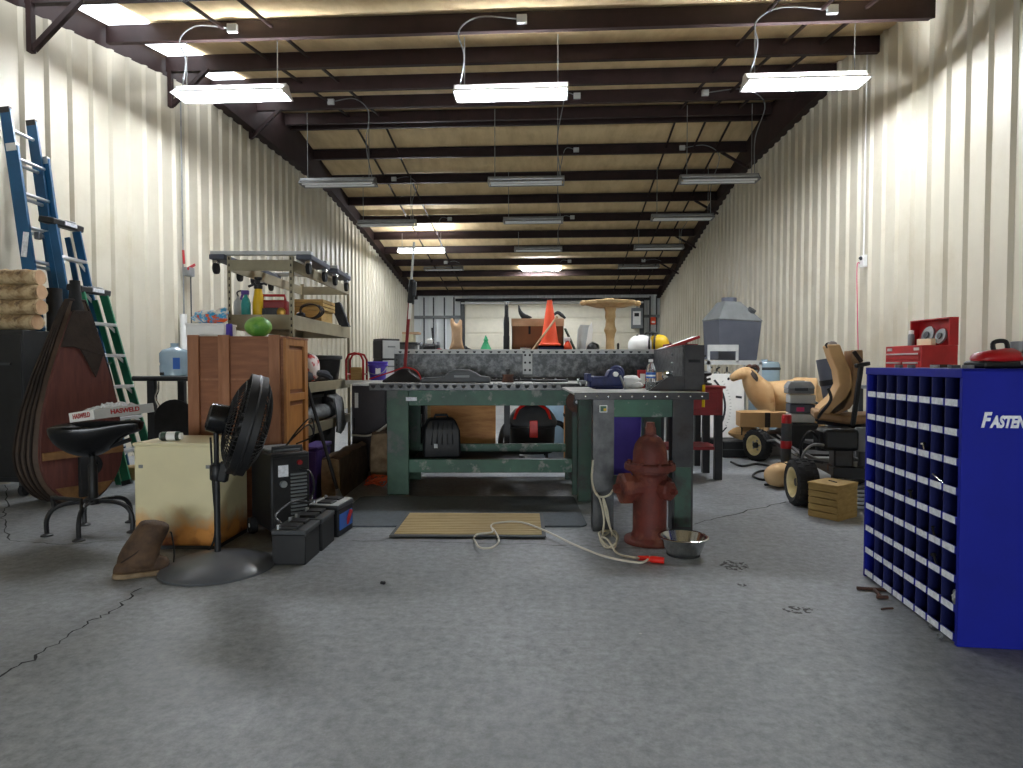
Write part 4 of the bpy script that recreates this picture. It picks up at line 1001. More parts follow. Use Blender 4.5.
# pulley on the corner of the green bench
t = T('pulley_wheel', 'rusty grooved pulley wheel hung on the corner of the green bench', 'pulley', (wx(577, 5.17), 5.19, hz(402, 5.17)))
MB().lathe([(.02, -.022), (.075, -.022), (.086, -.018), (.072, 0), (.086, .018), (.075, .022), (.02, .022)], 30, (0, 0, 0), (0, 1, 0), closed=True).put('rim', 'rust_pulley', t)
MB().lathe([(.03, -.028), (.03, .028), (.014, .028), (.014, -.028)], 20, (0, 0, 0), (0, 1, 0), closed=True).put('hub', 'steel_dark', t)
MB().cyl((0, -.035, 0), (0, .1, 0), .012).put('axle', 'galv', t)
# ---- riveted girder: long back run and a return towards the viewer
def Lg(x, y): return (x, y)
t = T('steel_girder', 'long dark riveted steel girder standing on the benches, with an end return', 'girder', (0, 0, 0))
GY = 6.02; GX0, GX1 = -1.10, 1.345; G0, G1 = .933, 1.215
MB().bb(GX0, GX1, GY, GY+.018, G0, G1).put('web', 'girder', t)
MB().bb(GX0, GX1, GY-.03, GY+.12, G1-.003, G1+.012).put('top_flange', 'steel_top', t, bev=.002)
lip = MB().bb(GX0, GX1, GY-.034, GY-.024, G1-.03, G1+.012).put('flange_lip', 'light_grey', t, bev=.002)
for k in range(31):
    x = GX0+.06+k*.077
    MB().prism([(x-.015, G1-.006), (x+.015, G1-.006), (x+.012, G1-.018), (x, G1-.024), (x-.012, G1-.018)], GY-.038, GY-.033).put('notch', 'black_mat', lip)
MB().bb(GX0, GX1, GY-.045, GY, G0, G0+.035).put('bottom_angle', 'steel_dark', t, bev=.003)
for k in range(22): MB().ball((GX0+.08+k*.11, GY-.047, G0+.02), (.009, .006, .009), 8, 6).put('rivet', 'galv', t)
sp = MB().bb(.105, .195, GY-.012, GY, G0+.06, G1-.03).put('splice_plate', 'light_grey', t, bev=.003)
for i in range(2):
    for k in range(3): MB().lathe([(.011, 0), (.011, .008), (0, .009)], 12, (.128+.044*i, GY-.012, G0+.10+.07*k), (0, -1, 0)).put('bolt', 'black', sp)
sp = MB().bb(GX0, GX0+.05, GY-.012, GY, G0+.03, G1-.02).put('splice_plate', 'dark_grey', t)
for k in range(5): MB().lathe([(.011, 0), (.011, .008), (0, .009)], 12, (GX0+.025, GY-.012, G0+.06+.045*k), (0, -1, 0)).put('bolt', 'black', sp)
# return run
A, B = Vector((1.345, 6.02, 0)), Vector((1.185, 4.40, 0)); dv = (B-A).normalized(); nv = Vector((-dv.y, dv.x, 0))
MB().bar(A+Vector((0, 0, (G0+G1)/2)), B+Vector((0, 0, (G0+G1)/2)), .018, G1-G0).put('return_web', 'girder', t)
MB().bar(A+nv*-.0+Vector((.05, 0, G1)), B+Vector((.05, 0, G1)), .12, .014).put('return_flange', 'steel_dark', t, bev=.002)
for k in range(3): MB().ball(B-dv*.45+Vector((-.012, 0, G0+.09+.07*k)), (.012, .014, .012), 10, 6).put('rivet', 'galv', t)
ZE = ZN+.002
MB().bb(1.172, 1.31, 4.345, 4.365, ZE, hz(345, 4.34)).put('end_plate', 'steel_dark', t, bev=.003)
MB().bb(1.172, 1.31, 4.365, 4.40, ZE, ZE+.02).put('end_foot', 'steel_dark', t)
MB().prism([(.93, ZE), (1.172, ZE), (1.172, ZE+.10), (1.07, ZE+.10)], 4.345, 4.357).put('gusset', 'steel_dark', t)
MB().bb(1.20, 1.28, 4.34, 4.346, 1.10, 1.12).put('raised_mark', 'black_mat', t)
o = MB().bar((1.293, 4.30, .95), (1.29, 4.298, .80), .02, .006).put('hanging_strap', 'yellow'); tag(o, 'short yellow strap dangling from the dark end plate of the girder', 'strap')
# ---- fire hydrant
c = Vector((wx(650.5, 3.90), 3.90, 0))
t = T('fire_hydrant', 'weathered red iron fire hydrant standing under the near steel bench', 'hydrant', c, R(0))
MB().lathe([(.155, 0), (.155, .02), (.15, .028), (.115, .04), (.105, .06), (.102, .075), (.102, .40), (.108, .42), (.118, .43), (.118, .45)], 36).put('barrel', 'hydrant', t)
MB().lathe([(.15, .445), (.155, .45), (.155, .475), (.15, .485), (.105, .49), (.103, .55), (.092, .60), (.065, .64), (.04, .655), (.036, .66)], 36).put('bonnet', 'hydrant', t)
for k in range(8):
    a = 2*PI*k/8+.2; MB().lathe([(.013, 0), (.013, .016), (0, .017)], 6, (.135*math.cos(a), .135*math.sin(a), .48)).put('flange_bolt', 'hydrant', t)
MB().lathe([(.038, .655), (.035, .70), (.03, .705), (.026, .735), (0, .737)], 5).put('operating_nut', 'hydrant', t)
def nozzle(ang, r, L0, cap, z=.335):
    d = Vector((math.cos(ang), math.sin(ang), 0))
    n_ = MB().lathe([(r*.8, .06), (r*.8, L0), (r, L0), (r*1.0, L0+cap), (r*.85, L0+cap+.012), (r*.3, L0+cap+.016)], 8 if r > .06 else 12, (0, 0, z), d).put('nozzle', 'hydrant', t, smooth=25)
    MB().lathe([(r*.32, L0+cap+.012), (r*.28, L0+cap+.05), (0, L0+cap+.05)], 5, (0, 0, z), d).put('cap_nut', 'hydrant', n_)
nozzle(PI*1.06, .098, .13, .05); nozzle(R(-52), .062, .11, .04); nozzle(R(38), .062, .11, .04)
# ---- steel bowl
c = fl(684.5, 556); cb = c
t = T('steel_bowl', 'shiny stainless steel dog bowl on the floor in front of the hydrant', 'bowl', (c.x, c.y+.03, 0))
MB().lathe([(.085, .0), (.092, .004), (.128, .098), (.14, .10), (.143, .106), (.138, .110), (.126, .108), (.088, .012), (0, .010)], 44).put('bowl', 'chrome', t, smooth=50)
MB().lathe([(.086, 0), (.094, 0), (.095, .01), (.088, .012)], 40, closed=True).put('rubber_ring', 'rubber', t)
# ---- rope and cords by the left leg of the near bench
t = T('white_cord_coil', 'long white cord hung in loops on the bench leg, with a red connector', 'cord', (0, 0, 0))
def fz(px, py, Y): return at(px, py, Y)
Yc = 4.02
lp = [fz(594, 490, 4.08), fz(600, 500, Yc), fz(604, 520, Yc), fz(602, 540, Yc), fz(606, 546, 3.92), fz(612, 536, Yc), fz(606, 515, Yc), fz(603, 498, Yc), fz(607, 510, Yc), fz(611, 530, Yc), fz(620, 541, 3.95)]
MB().tube(lp, .0065, 6, 6).put('hanging_loops', 'rope', t)
MB().tube([fz(593, 460, 4.08), fz(592, 480, 4.06), fz(596, 494, Yc), fz(602, 497, Yc), fz(609, 495, Yc), fz(613, 490, 4.06)], .0065, 6, 6).put('tie', 'rope', t)
g = [fl(*p) for p in ((600, 540), (612, 534), (617, 540), (614, 549), (604, 546), (599, 538), (609, 532), (617, 537), (616, 548), (606, 549), (600, 541), (608, 545), (618, 555), (639, 562))]
MB().tube([p+Vector((0, 0, .008+.012*(i % 3))) for i, p in enumerate(g)], .0065, 6, 6).put('floor_coil', 'rope', t)
g = [fl(*p) for p in ((475, 546), (480, 553), (492, 553), (499, 546), (495, 536), (491, 531), (492, 537), (478, 539), (474, 543))]
g2 = [fl(*p) for p in ((497, 528), (520, 527), (545, 536), (575, 550), (605, 560), (635, 566), (645, 565), (650, 560))]
MB().tube([p+Vector((0, 0, .032)) for p in g[:6]]+[p+Vector((0, 0, .034)) for p in g2[:3]]+[p+Vector((0, 0, .02 if i else .03)) for i, p in enumerate(g2[3:])], .006, 6, 6).put('trailing_cord', 'cord_white', t)
MB().tube([p+Vector((0, 0, .031)) for p in g[-4:]]+[g[0]+Vector((0, 0, .031))], .006, 6, 6).put('cord_end', 'cord_white', t)
a, b = fl(638, 561), fl(664, 564)
MB().tube([a+Vector((0, 0, .018)), a.lerp(b, .38)+Vector((0, 0, .019)), a.lerp(b, .42)+Vector((0, 0, .019))], [.012, .017, .017], 14).put('plug', 'red_plug', t)
MB().tube([a.lerp(b, .48)+Vector((0, 0, .019)), a.lerp(b, .6)+Vector((0, 0, .019)), b+Vector((0, 0, .019))], [.017, .019, .017], 14).put('socket', 'red_plug', t)
MB().tube([a.lerp(b, .40)+Vector((0, 0, .019)), a.lerp(b, .50)+Vector((0, 0, .019))], .012, 10).put('plug_collar', 'orange', t)
# ---- things under the benches
t = T('blue_bin', 'blue plastic bin standing behind the fire hydrant', 'bin', (wx(622, 5.55), 5.62, 0))
MB().rings([[(s*a, q*a, z) for s, q in ((-1, -1), (1, -1), (1, 1), (-1, 1))] for a, z in ((.13, 0), (.16, .72), (.145, .72), (.12, .02))]).put('bin', 'purple', t, bev=.02)
MB().bb(-.17, .17, -.17, .17, .72, .745).put('lid', 'purple', t, bev=.008)
t = T('fire_extinguisher', 'small red extinguisher with white label hung beside the green bench leg', 'extinguisher', (wx(591.5, 5.22), 5.24, .28), 0)
MB().lathe([(.0, 0), (.045, .004), (.05, .015), (.05, .25), (.035, .285), (.015, .30), (.015, .32), (0, .32)], 22).put('cylinder', 'red_plug', t)
MB().lathe([(.051, .06), (.051, .17)], 22).put('label_band', 'white', t)
MB().bb(-.02, .02, -.045, .03, .32, .345).put('valve_head', 'black', t, bev=.004)
MB().tube([(.02, -.01, .33), (.07, -.02, .30), (.06, -.02, .15)], .009, 8, 5).put('hose', 'black', t)
MB().bb(-.02, .02, .045, .07, .10, .2).put('wall_hook', 'black', t)
t = T('compressor_box', 'black ribbed plastic motor housing sitting on the shelf of the green bench', 'housing', (wx(441, 5.62), 5.62, .277), R(10))
MB().rings([[(s*a, q*b, z) for s, q in ((-1, -1), (1, -1), (1, 1), (-1, 1))] for a, b, z in ((.15, .13, 0), (.16, .14, .02), (.155, .135, .24), (.12, .11, .32), (.10, .09, .34))]).put('case', 'black', t, bev=.015)
for k in range(5): MB().bar((-.09+.045*k, -.137, .12), (-.075+.04*k, -.122, .31), .012, .012).put('cooling_fin', 'black_mat', t)
MB().box((-.055, -.143, .11), (.03, .006, .035)).put('badge', 'light_grey', t)
MB().tube([(-.06, 0, .335), (-.05, 0, .365), (.05, 0, .365), (.06, 0, .335)], .012, 8).put('handle', 'black', t)
t = T('plywood_sheet', 'orange-brown plywood sheet leaning up behind the green bench', 'plywood', (wx(462, 6.5), 6.55, 0), 0, rx=R(-3))
MB().bb(-.33, .34, -.009, .009, .0, .86).put('sheet', 'plywood', t, bev=.002)
MB().bb(-.36, -.33, -.02, .02, 0, .86).put('edge_batten', 'pine', t)
t = T('wood_post', 'short brown wooden post behind the right leg of the green bench', 'post', (wx(571, 6.6), 6.6, 0))
MB().bb(-.07, .07, -.06, .06, 0, .85).put('post', 'plywood', t, bev=.006); MB().bb(-.075, .075, -.065, .065, .55, .58).put('band', 'leather', t)
t = T('shop_vacuum', 'black wet and dry vacuum with red latch on the floor behind the green bench', 'vacuum', (wx(532, 7.4), 7.42, 0))
MB().lathe([(.24, .07), (.255, .09), (.27, .36), (.285, .37), (.285, .40), (0, .40)], 36).put('tank', 'black', t)
MB().lathe([(.29, .395), (.295, .41), (.29, .44), (.255, .50), (.20, .57), (.12, .61), (0, .62)], 36).put('lid', 'dark_grey', t)
for s in (-1, 1):
    MB().tube([(s*.20, -.18, .46), (s*.16, -.12, .57), (s*.06, -.05, .625)], .022, 8, 5).put('red_stripe', 'red_plug', t)
MB().tube([(-.12, 0, .60), (-.10, 0, .67), (.10, 0, .67), (.14, 0, .59)], .022, 10, 5).put('handle', 'black', t)
MB().bb(-.035, .055, -.315, -.275, .27, .46).put('latch', 'red_plug', t, bev=.006)
MB().tube([(-.20, -.12, .40), (-.31, -.15, .38), (-.36, -.15, .2), (-.30, -.2, .05), (-.1, -.3, .03)], .032, 12, 7).put('hose', 'dark_grey', t)
MB().tube([(.23, 0, .42), (.33, -.02, .40), (.40, -.05, .34)], .03, 10, 4).put('exhaust_port', 'black', t)
for k in range(4):
    a = PI/4+k*PI/2; c_ = MB().lathe([(.02, -.015), (.038, -.015), (.038, .015), (.02, .015)], 14, (.23*math.cos(a), .23*math.sin(a), .04), (1, 0, 0)).put('caster', 'rubber', t)
o = MB().rings([[(s*a, q*b, z) for s, q in ((-1, -1), (1, -1), (1, 1), (-1, 1))] for a, b, z in ((.26, .2, 0), (.30, .24, .82), (.28, .22, .82), (.24, .18, .02))]).put('pale_tote', 'jug_blue', loc=(wx(548, 8.6), 8.7, 0), bev=.02)
tag(o, 'pale blue plastic tote far behind the black vacuum', 'tote')
# ---- high steel table behind the girder that carries the clutter
t = T('steel_table', 'high dark steel table behind the girder covered in odds and ends', 'table', (0, 0, 0))
HX0, HX1, HY0, HY1, HT = -1.45, 2.06, 6.78, 8.15, 1.185
MB().bb(HX0, HX1, HY0, HY1, HT-.02, HT).put('table_top', 'steel_plate', t)
for x in (HX0+.05, wx(504, HY0), HX1-.1):
    for y in (HY0+.03, HY1-.1): MB().bb(x, x+.06, y, y+.06, 0, HT-.02).put('leg', 'black', t)
MB().bb(HX0+.05, HX1-.05, HY0+.03, HY0+.06, HT-.08, HT-.02).put('apron', 'black', t)
# ---- things on the main bench
t = T('floor_jack_stand', 'tall red and black jack pole standing on the left end of the bench', 'jack', (wx(409, 5.9), 5.62, ZB))
top = at(419, 240, 5.9); base = at(409, 380, 5.62); ax = (top-base)
def J(f, dx=0, dy=0): return Vector((ax.x*f+dx, ax.y*f+dy, ax.z*f))
MB().bar(J(0.02), J(.62), .025, .032, up=(0, 1, 0)).put('beam', 'red_dark', t, bev=.003)
MB().bar(J(.62), J(1.0), .018, .02, up=(0, 1, 0)).put('upper_rod', 'light_grey', t, bev=.003)
MB().bar(J(.55, .01), J(.72, .01), .055, .06, up=(0, 1, 0)).put('ratchet_head', 'black', t, bev=.01)
MB().bar(J(.60, .038, -.02), J(.71, .038, -.02), .03, .035, up=(0, 1, 0)).put('clamp', 'dark_grey', t, bev=.006)
MB().bar(J(.44, .012, -.025), J(.55, .012, -.025), .024, .012, up=(0, 1, 0)).put('white_label', 'white', t)
MB().rings([[(sx*a, sy*b, z) for sx, sy in ((-1, -1), (1, -1), (1, 1), (-1, 1))] for a, b, z in ((.17, .11, 0), (.165, .105, .02), (.06, .05, .09), (.04, .04, .12))]).put('base', 'black', t, bev=.006)
MB().tube([(-.28, -.12, .03), (-.1, -.08, .09), (.02, -.06, .13), (.12, -.07, .10), (.17, -.1, .02)], .007, 6, 6).put('red_cord', 'red', t)
t = T('bumper_cover', 'long black moulded plastic cover with raised middle lying on the bench', 'plastic cover', (wx(455, 5.5), 5.5, ZB))
pf = [(-.29, .0), (-.28, .045), (-.10, .05), (-.04, .10), (.02, .115), (.12, .112), (.18, .085), (.22, .06), (.30, .05), (.305, .0)]
MB().prism(pf, -.09, .09).put('cover', 'dark_grey', t, bev=.012)
MB().bb(.0, .13, -.096, -.088, .045, .065).put('slot_plate', 'mid_grey', t, bev=.004)
MB().prism([(-.26, .045), (-.1, .055), (-.1, .075), (-.25, .06)], -.06, .06).put('raised_lip', 'black', t)
t = T('cup_mount', 'small black round clamp mount standing on the bench top', 'mount', (wx(508, 5.55), 5.55, ZB))
MB().lathe([(.05, 0), (.052, .01), (.045, .05), (.05, .055), (.05, .07), (0, .07)], 22).put('base', 'rust_pulley', t)
MB().lathe([(.012, .07), (.012, .10), (.02, .10), (.02, .115), (0, .115)], 12).put('stud', 'steel_dark', t)
MB().tube([(.04, 0, .03), (.09, 0, .05), (.1, .02, .02)], .01, 6, 4).put('lever', 'steel_dark', t)
o = MB().tube([(.18, 5.6, ZB+.012), (.3, 5.55, ZB+.012), (.42, 5.6, ZB+.012), (.5, 5.75, ZB+.012), (.35, 5.82, ZB+.012), (.1, 5.8, ZB+.012), (-.2, 5.78, ZB+.012), (-.4, 5.85, ZB+.012)], .011, 8, 6).put('welding_cable', 'black'); tag(o, 'black welding cable lying along the foot of the girder', 'cable')
# ---- things on the near bench
t = T('bench_vise', 'dark blue bench vise lying on the near steel bench', 'vise', (wx(606, 4.75), 4.78, ZN), R(6))
MB().bb(-.13, .02, -.05, .05, .01, .095).put('slide_jaw', 'blue_vise', t, bev=.012)
MB().bb(-.15, -.12, -.06, .06, .055, .115).put('front_jaw', 'blue_vise', t, bev=.006)
MB().prism([(.0, 0), (.13, 0), (.13, .08), (.11, .14), (.07, .155), (.02, .14), (0, .09)], -.05, .05).put('body', 'blue_vise', t, bev=.012)
MB().lathe([(.05, -.015), (.062, 0), (.05, .015)], 24, (.085, 0, .115), (0, 1, 0)).put('swivel', 'blue_vise', t)
MB().bb(-.09, .12, -.065, .065, 0, .018).put('base', 'blue_vise', t, bev=.006)
MB().lathe([(.018, 0), (.018, .03), (0, .031)], 14, (.06, -.052, .11), (0, -1, 0)).put('white_cap', 'white', t)
MB().cyl((-.15, 0, .05), (-.21, 0, .05), .014).put('screw', 'galv', t); MB().cyl((-.2, -.06, .03), (-.2, .06, .07), .006, n=8).put('handle_bar', 'galv', t)
t = T('work_gloves', 'crumpled white cloth rag beside the blue vise', 'rag', (wx(630, 4.85), 4.88, ZN))
MB().ball((0, 0, .05), (.09, .06, .05), 16, 10, .14, 8).put('cloth', 'white', t, smooth=40)
MB().ball((.05, -.04, .025), (.05, .04, .025), 12, 8, .15, 9).put('fold', 'white', t, smooth=40)
o = MB().bar((wx(628, 4.5), 4.6, ZN+.006), (wx(624, 4.5), 4.66, ZN+.1), .012, .012).put('steel_scriber', 'galv'); tag(o, 'short steel scriber propped against the white rag', 'scriber')
t = T('water_bottle', 'clear plastic water bottle with blue label on the near bench', 'bottle', (wx(651, 4.55), 4.56, ZN))
MB().lathe([(.030, 0), (.034, .006), (.034, .05), (.032, .056), (.034, .062), (.034, .14), (.03, .165), (.015, .195), (.0135, .205), (0, .205)], 28).put('bottle', 'clear', t, smooth=50)
MB().lathe([(.0345, .085), (.0345, .125)], 28).put('label_band', 'label_blue', t)
MB().lathe([(.0347, .097), (.0347, .108)], 28).put('label_stripe', 'white', t)
MB().lathe([(.0155, .2), (.0155, .218), (0, .219)], 20).put('cap', 'white', t)
o = MB().bb(-.03, .03, -.025, .025, 0, .14).put('red_white_box', 'red', loc=(wx(643, 4.9), 4.95, ZN), bev=.003); tag(o, 'small red carton standing behind the water bottle', 'box')
MB().bb(-.018, .022, -.0265, -.025, .03, .11).put('printed_panel', 'white', o)
o = MB().bb(-.018, .018, -.02, .02, 0, .125).put('wood_stick', 'wood_pale', loc=(wx(660.5, 4.75), 4.78, ZN), bev=.002); tag(o, 'short pale wooden block standing right of the water bottle', 'wood block')
t = T('tool_clutter', 'black cordless grinder lying by the gusset on the near bench', 'grinder', (wx(662, 4.7), 4.74, ZN), R(40))
MB().tube([(-.11, 0, .03), (0, 0, .04), (.08, 0, .045)], [.022, .026, .032], 14).put('body', 'black', t)
MB().lathe([(.045, 0), (.045, .006), (0, .007)], 24, (.095, -.02, .045), (.2, -.9, .3)).put('disc', 'galv', t)
MB().tube([(.06, .02, .06), (.07, .05, .09), (.08, .06, .12)], .014, 10).put('side_handle', 'black', t)
MB().bb(-.15, -.10, -.03, .03, .005, .06).put('battery_pack', 'dark_grey', t, bev=.006)
o = MB().ball((0, 0, .03), (.035, .03, .03), 12, 8, .25, 3).put('metal_clamp', 'chrome', loc=(1.09, 4.48, ZN+.075), smooth=20); tag(o, 'small shiny crumpled metal clamp by the dark end plate', 'clamp')
o['label'] = 'small shiny metal piece lying by the dark end plate'
# ---- clutter on the high table
def onT(px, Y): return (wx(px, Y), Y, HT)
t = T('forked_driftwood', 'pale forked wooden stump carving standing on the high table', 'wood carving', onT(457, 6.95))
MB().skel([((0, 0, .02), .075, .06), ((0, 0, .14), .06, .05), ((.0, 0, .26), .065, .05), ((-.045, 0, .34), .03, .03), ((-.055, 0, .40), .014, .014), ((.03, 0, .34), .03, .03), ((.045, 0, .385), .014, .014), ((-.09, -.02, .02), .03, .03), ((.085, .02, .02), .03, .03)], [(0, 1), (1, 2), (2, 3), (3, 4), (2, 5), (5, 6), (0, 7), (0, 8)]).put('trunk', 'wood_pale', t)
MB().ball((-.10, -.06, .03), (.035, .03, .03), 12, 8, .1, 3).put('dark_knot', 'rust_pulley', t)
MB().ball((.03, -.075, .035), (.03, .02, .03), 12, 8, .1, 4).put('dark_knot', 'rust_pulley', t)
o = MB().prism([(-.05, 0), (.09, 0), (.05, .05), (-.02, .08), (-.05, .11)], -.03, .03).put('grey_shard', 'dark_grey', loc=onT(470, 6.9), bev=.01); tag(o, 'low dark grey pointed casting right of the pale wood carving', 'casting')
t = T('green_bag', 'knotted translucent green plastic bag on the high table', 'bag', onT(486, 6.9))
MB().lathe([(.05, 0), (.072, .02), (.06, .07), (.035, .12), (.02, .15), (.025, .16), (.012, .19), (.004, .21)], 14).put('bag', 'green_bag', t, jit=.006, smooth=30)
MB().ball((.01, -.03, .03), (.06, .045, .03), 12, 8, .12, 2).put('white_contents', 'white', t)
t = T('turned_post', 'dark turned post with a ring on top standing on the high table', 'post', onT(506.5, 6.9))
MB().lathe([(.034, 0), (.034, .2), (.03, .22), (.032, .34), (.028, .40), (.022, .42), (.02, .53), (.014, .54), (0, .541)], 18).put('post', 'black', t)
MB().tube([(.016*math.cos(a), 0, .555+.016*math.sin(a)) for a in [2*PI*i/12 for i in range(12)]], .005, 6, 0, True).put('ring', 'galv', t)
t = T('wooden_box', 'dark brown open-topped box with slot handle on the high table', 'box', onT(537, 7.4))
bw, bd, bh = .29, .2, .415
for a in ((-bw, bw, -bd, -bd+.015), (-bw, bw, bd-.015, bd), (-bw, -bw+.015, -bd, bd), (bw-.015, bw, -bd, bd)): MB().bb(*a, 0, bh).put('side', 'cardboard_dark', t)
MB().bb(-bw, bw, -bd, bd, 0, .012).put('base', 'cardboard_dark', t)
MB().bb(-bw-.006, bw+.006, -bd-.008, -bd, bh-.085, bh).put('rim_band', 'wood_pale', t)
MB().bb(-.105, -.08, -bd-.004, -bd+.002, .24, .33).put('handle_slot', 'black_mat', t)
t = T('black_horn', 'curved black horn-shaped hook lying on the brown box', 'hook', (wx(523, 7.3), 7.3, HT+bh))
MB().tube([(-.05, 0, .16), (-.035, 0, .09), (.0, 0, .04), (.05, 0, .025), (.10, 0, .02)], [.006, .02, .032, .024, .006], 10, 5).put('hook', 'black', t)
MB().bb(-.02, .06, -.02, .02, 0, .02).put('foot', 'black', t, bev=.006)
o = MB().tube([(0, 0, .05), (.05, 0, .08), (.10, 0, .05), (.14, 0, .015)], [.012, .02, .022, .012], 10, 4).put('black_strap', 'black', loc=(wx(553, 7.25), 7.25, HT+bh-.01)); tag(o, 'short black bent handle on the brown box behind the cone', 'handle piece')
o['label'] = 'short black bent hook on the brown box right behind the cone'; o['category'] = 'hook'
t = T('plastic_crate', 'low blue-grey plastic crate under the traffic cone', 'crate', onT(550.5, 6.95))
for a in ((-.135, .135, -.12, -.105), (-.135, .135, .105, .12), (-.135, -.12, -.12, .12), (.12, .135, -.12, .12)): MB().bb(*a, .05, .10).put('side', 'blue_vise', t)
for sx in (-1, 1):
    for sy in (-1, 1): MB().bb(sx*.12-.015, sx*.12+.015, sy*.105-.012, sy*.105+.012, 0, .06).put('corner_foot', 'blue_vise', t)
MB().bb(-.135, .135, -.12, .12, .085, .10).put('deck', 'blue_vise', t); MB().box((-.02, -.05, .035), (.10, .05, .06)).put('white_packet', 'white', t, bev=.01)
t = T('traffic_cone', 'bright orange traffic cone standing on a blue-grey crate', 'traffic cone', (wx(549.5, 6.95), 6.95, HT+.10))
MB().bb(-.115, .115, -.11, .11, 0, .025).put('base', 'orange', t, bev=.012)
MB().lathe([(.105, .024), (.10, .035), (.092, .06), (.028, .49), (.024, .50), (.018, .50), (.018, .47)], 36).put('cone', 'orange', t)
MB().lathe([(.026, .495), (.028, .50), (.026, .515), (.016, .515)], 20).put('tip', 'black', t)
t = T('leaning_stick', 'thin pale wooden stick leaning on the traffic cone', 'stick', onT(529, 6.78))
a = Vector(onT(529, 6.78)); b = at(557, 317, 6.86)
MB().tube([(0, 0, .008), b-a], [.010, .012], 10).put('stick', 'wood_pale', t); MB().tube([(b-a)*.985, (b-a)*1.01], .0135, 10).put('tip', 'pine', t)
for px, lab in ((523.5, 'white paper cup on the high table near the splice plate'), (527.5, 'white paper cup next to the foot of the leaning stick')):
    t = T('paper_cup', lab, 'cup', onT(px, 6.82 if px < 525 else 6.92), 0, 'paper cups on the high table')
    MB().lathe([(.028, 0), (.036, .075), (.038, .078), (.034, .078), (.026, .004), (0, .004)], 20).put('cup', 'white', t)
    MB().lathe([(.0305, .02), (.0345, .055)], 20).put('sleeve', 'light_grey', t)
t = T('orange_sprayer', 'small orange and white spray bottle right of the traffic cone', 'bottle', onT(567.5, 7.0))
MB().lathe([(.045, 0), (.05, .01), (.05, .09), (.03, .13), (.018, .15)], 18).put('bottle', 'orange', t)
MB().bb(-.04, .03, -.02, .02, .15, .20).put('trigger_head', 'white', t, bev=.008)
MB().lathe([(.022, .14), (.022, .16)], 14).put('collar', 'red', t)
MB().box((.07, -.03, .03), (.10, .06, .06)).put('orange_cap', 'orange', t, bev=.015)
o = MB().bar((0, 0, .012), (-.13, .05, .30), .05, .016).put('green_board', 'green_worn', loc=(wx(577, 7.1), 7.1, HT)); tag(o, 'narrow green strip leaning behind the orange spray bottle', 'strip')
t = T('plastic_sheet', 'grey and white folded plastic sheet standing behind the spool table', 'plastic sheet', onT(584, 7.45))
MB().rings([[(x+.004*k, -.012+y, z) for x, y in ((x0, y0), (x1, y0+.1), (x1+.012, y0+.1), (x0+.012, y0))] for k, (x0, x1, y0, z) in enumerate(((-.09, .0, 0, 0.0), (-.09, .02, 0, .15), (-.085, .06, 0, .30), (-.06, .075, .0, .36)))]).put('grey_panel', 'light_grey', t)
MB().prism([(.0, .0), (.07, .02), (.10, .30), (.085, .39), (.05, .33)], -.02, .0).put('white_panel', 'white', t, bev=.004)
MB().rings([[(x, .06+.0*z, z+dz) for x, z in ((.02, .0), (.2, .0), (.18, .12), (.08, .17))] for dz in (0, .012)]).put('white_flap', 'white', t)
t = T('black_helmet', 'small black domed cap on the pedestal base disc in front of the white plastic sheet', 'cap', tuple(Vector(onT(592, 7.0))+Vector((0, 0, .056))))
MB().lathe([(.06, 0), (.06, .025), (.048, .055), (.025, .074), (0, .078)], 22).put('dome', 'black', t)
MB().lathe([(.06, .0), (.068, .002), (.068, .012), (.06, .014)], 22, closed=True).put('rim', 'black_mat', t)
t = T('spool_table', 'carved wooden pedestal with flat disc top and bottom on the high table', 'pedestal', onT(610, 7.1))
Rt = .325
def blob(z0, z1, k, sd):
    rd = random.Random(sd); n = 40; ph = [rd.uniform(.93, 1.03) for _ in range(n)]
    return [[(Rt*k*f*ph[j]*math.cos(2*PI*j/n), .8*Rt*k*f*ph[j]*math.sin(2*PI*j/n), z) for j in range(n)] for z, f in ((z0, .55), (z0+(z1-z0)*.5, .98), (z1-.006, 1.0), (z1, .97))]
MB().rings(blob(.53, .60, .93, 3)).put('top_disc', 'wood_spool', t, smooth=40)
MB().rings([[(q[0], q[1], q[2]) for q in r] for r in blob(.0, .055, 1.0, 5)]).put('base_disc', 'wood_spool', t, smooth=40)
MB().lathe([(.075, .04), (.05, .07), (.045, .18), (.055, .24), (.07, .28), (.055, .32), (.05, .38), (.06, .43), (.055, .48), (.075, .54)], 20).put('column', 'wood_spool', t)
MB().ball((-.02, -.02, .60), (.09, .08, .03), 16, 8, .05, 2).put('carved_boss', 'wood_spool', t)
for x, z in ((-.3, .58), (.3, .575)): MB().ball((x, 0, z), (.04, .05, .03), 12, 8, .1, 5).put('carved_lug', 'wood_spool', t)
o = MB().lathe([(.012, 0), (.014, .06), (.006, .075), (0, .076)], 12).put('dark_vial', 'black', loc=(wx(617.5, 6.95), 6.92, HT+.057)); tag(o, 'tiny dark vial standing on the base disc of the pedestal', 'vial')
t = T('yellow_tank', 'white and yellow rounded tank with black straps on the high table', 'tank', onT(650, 7.85))
MB().ball((-.12, 0, .13), (.15, .13, .13), 24, 14, 0, 1, .85).put('white_shell', 'white', t, smooth=60)
MB().ball((.10, 0, .13), (.13, .13, .135), 24, 14, 0, 1, .85).put('yellow_shell', 'yellow', t, smooth=60)
for x in (.02, .08): MB().tube([(x-.06*math.cos(a), -.135*math.cos(a)*.9, .135+.137*math.sin(a)) for a in [PI*i/12-.4 for i in range(15)]], .012, 6).put('strap', 'black', t)
MB().ball((.235, 0, .09), (.05, .08, .085), 14, 10).put('black_end', 'black', t)
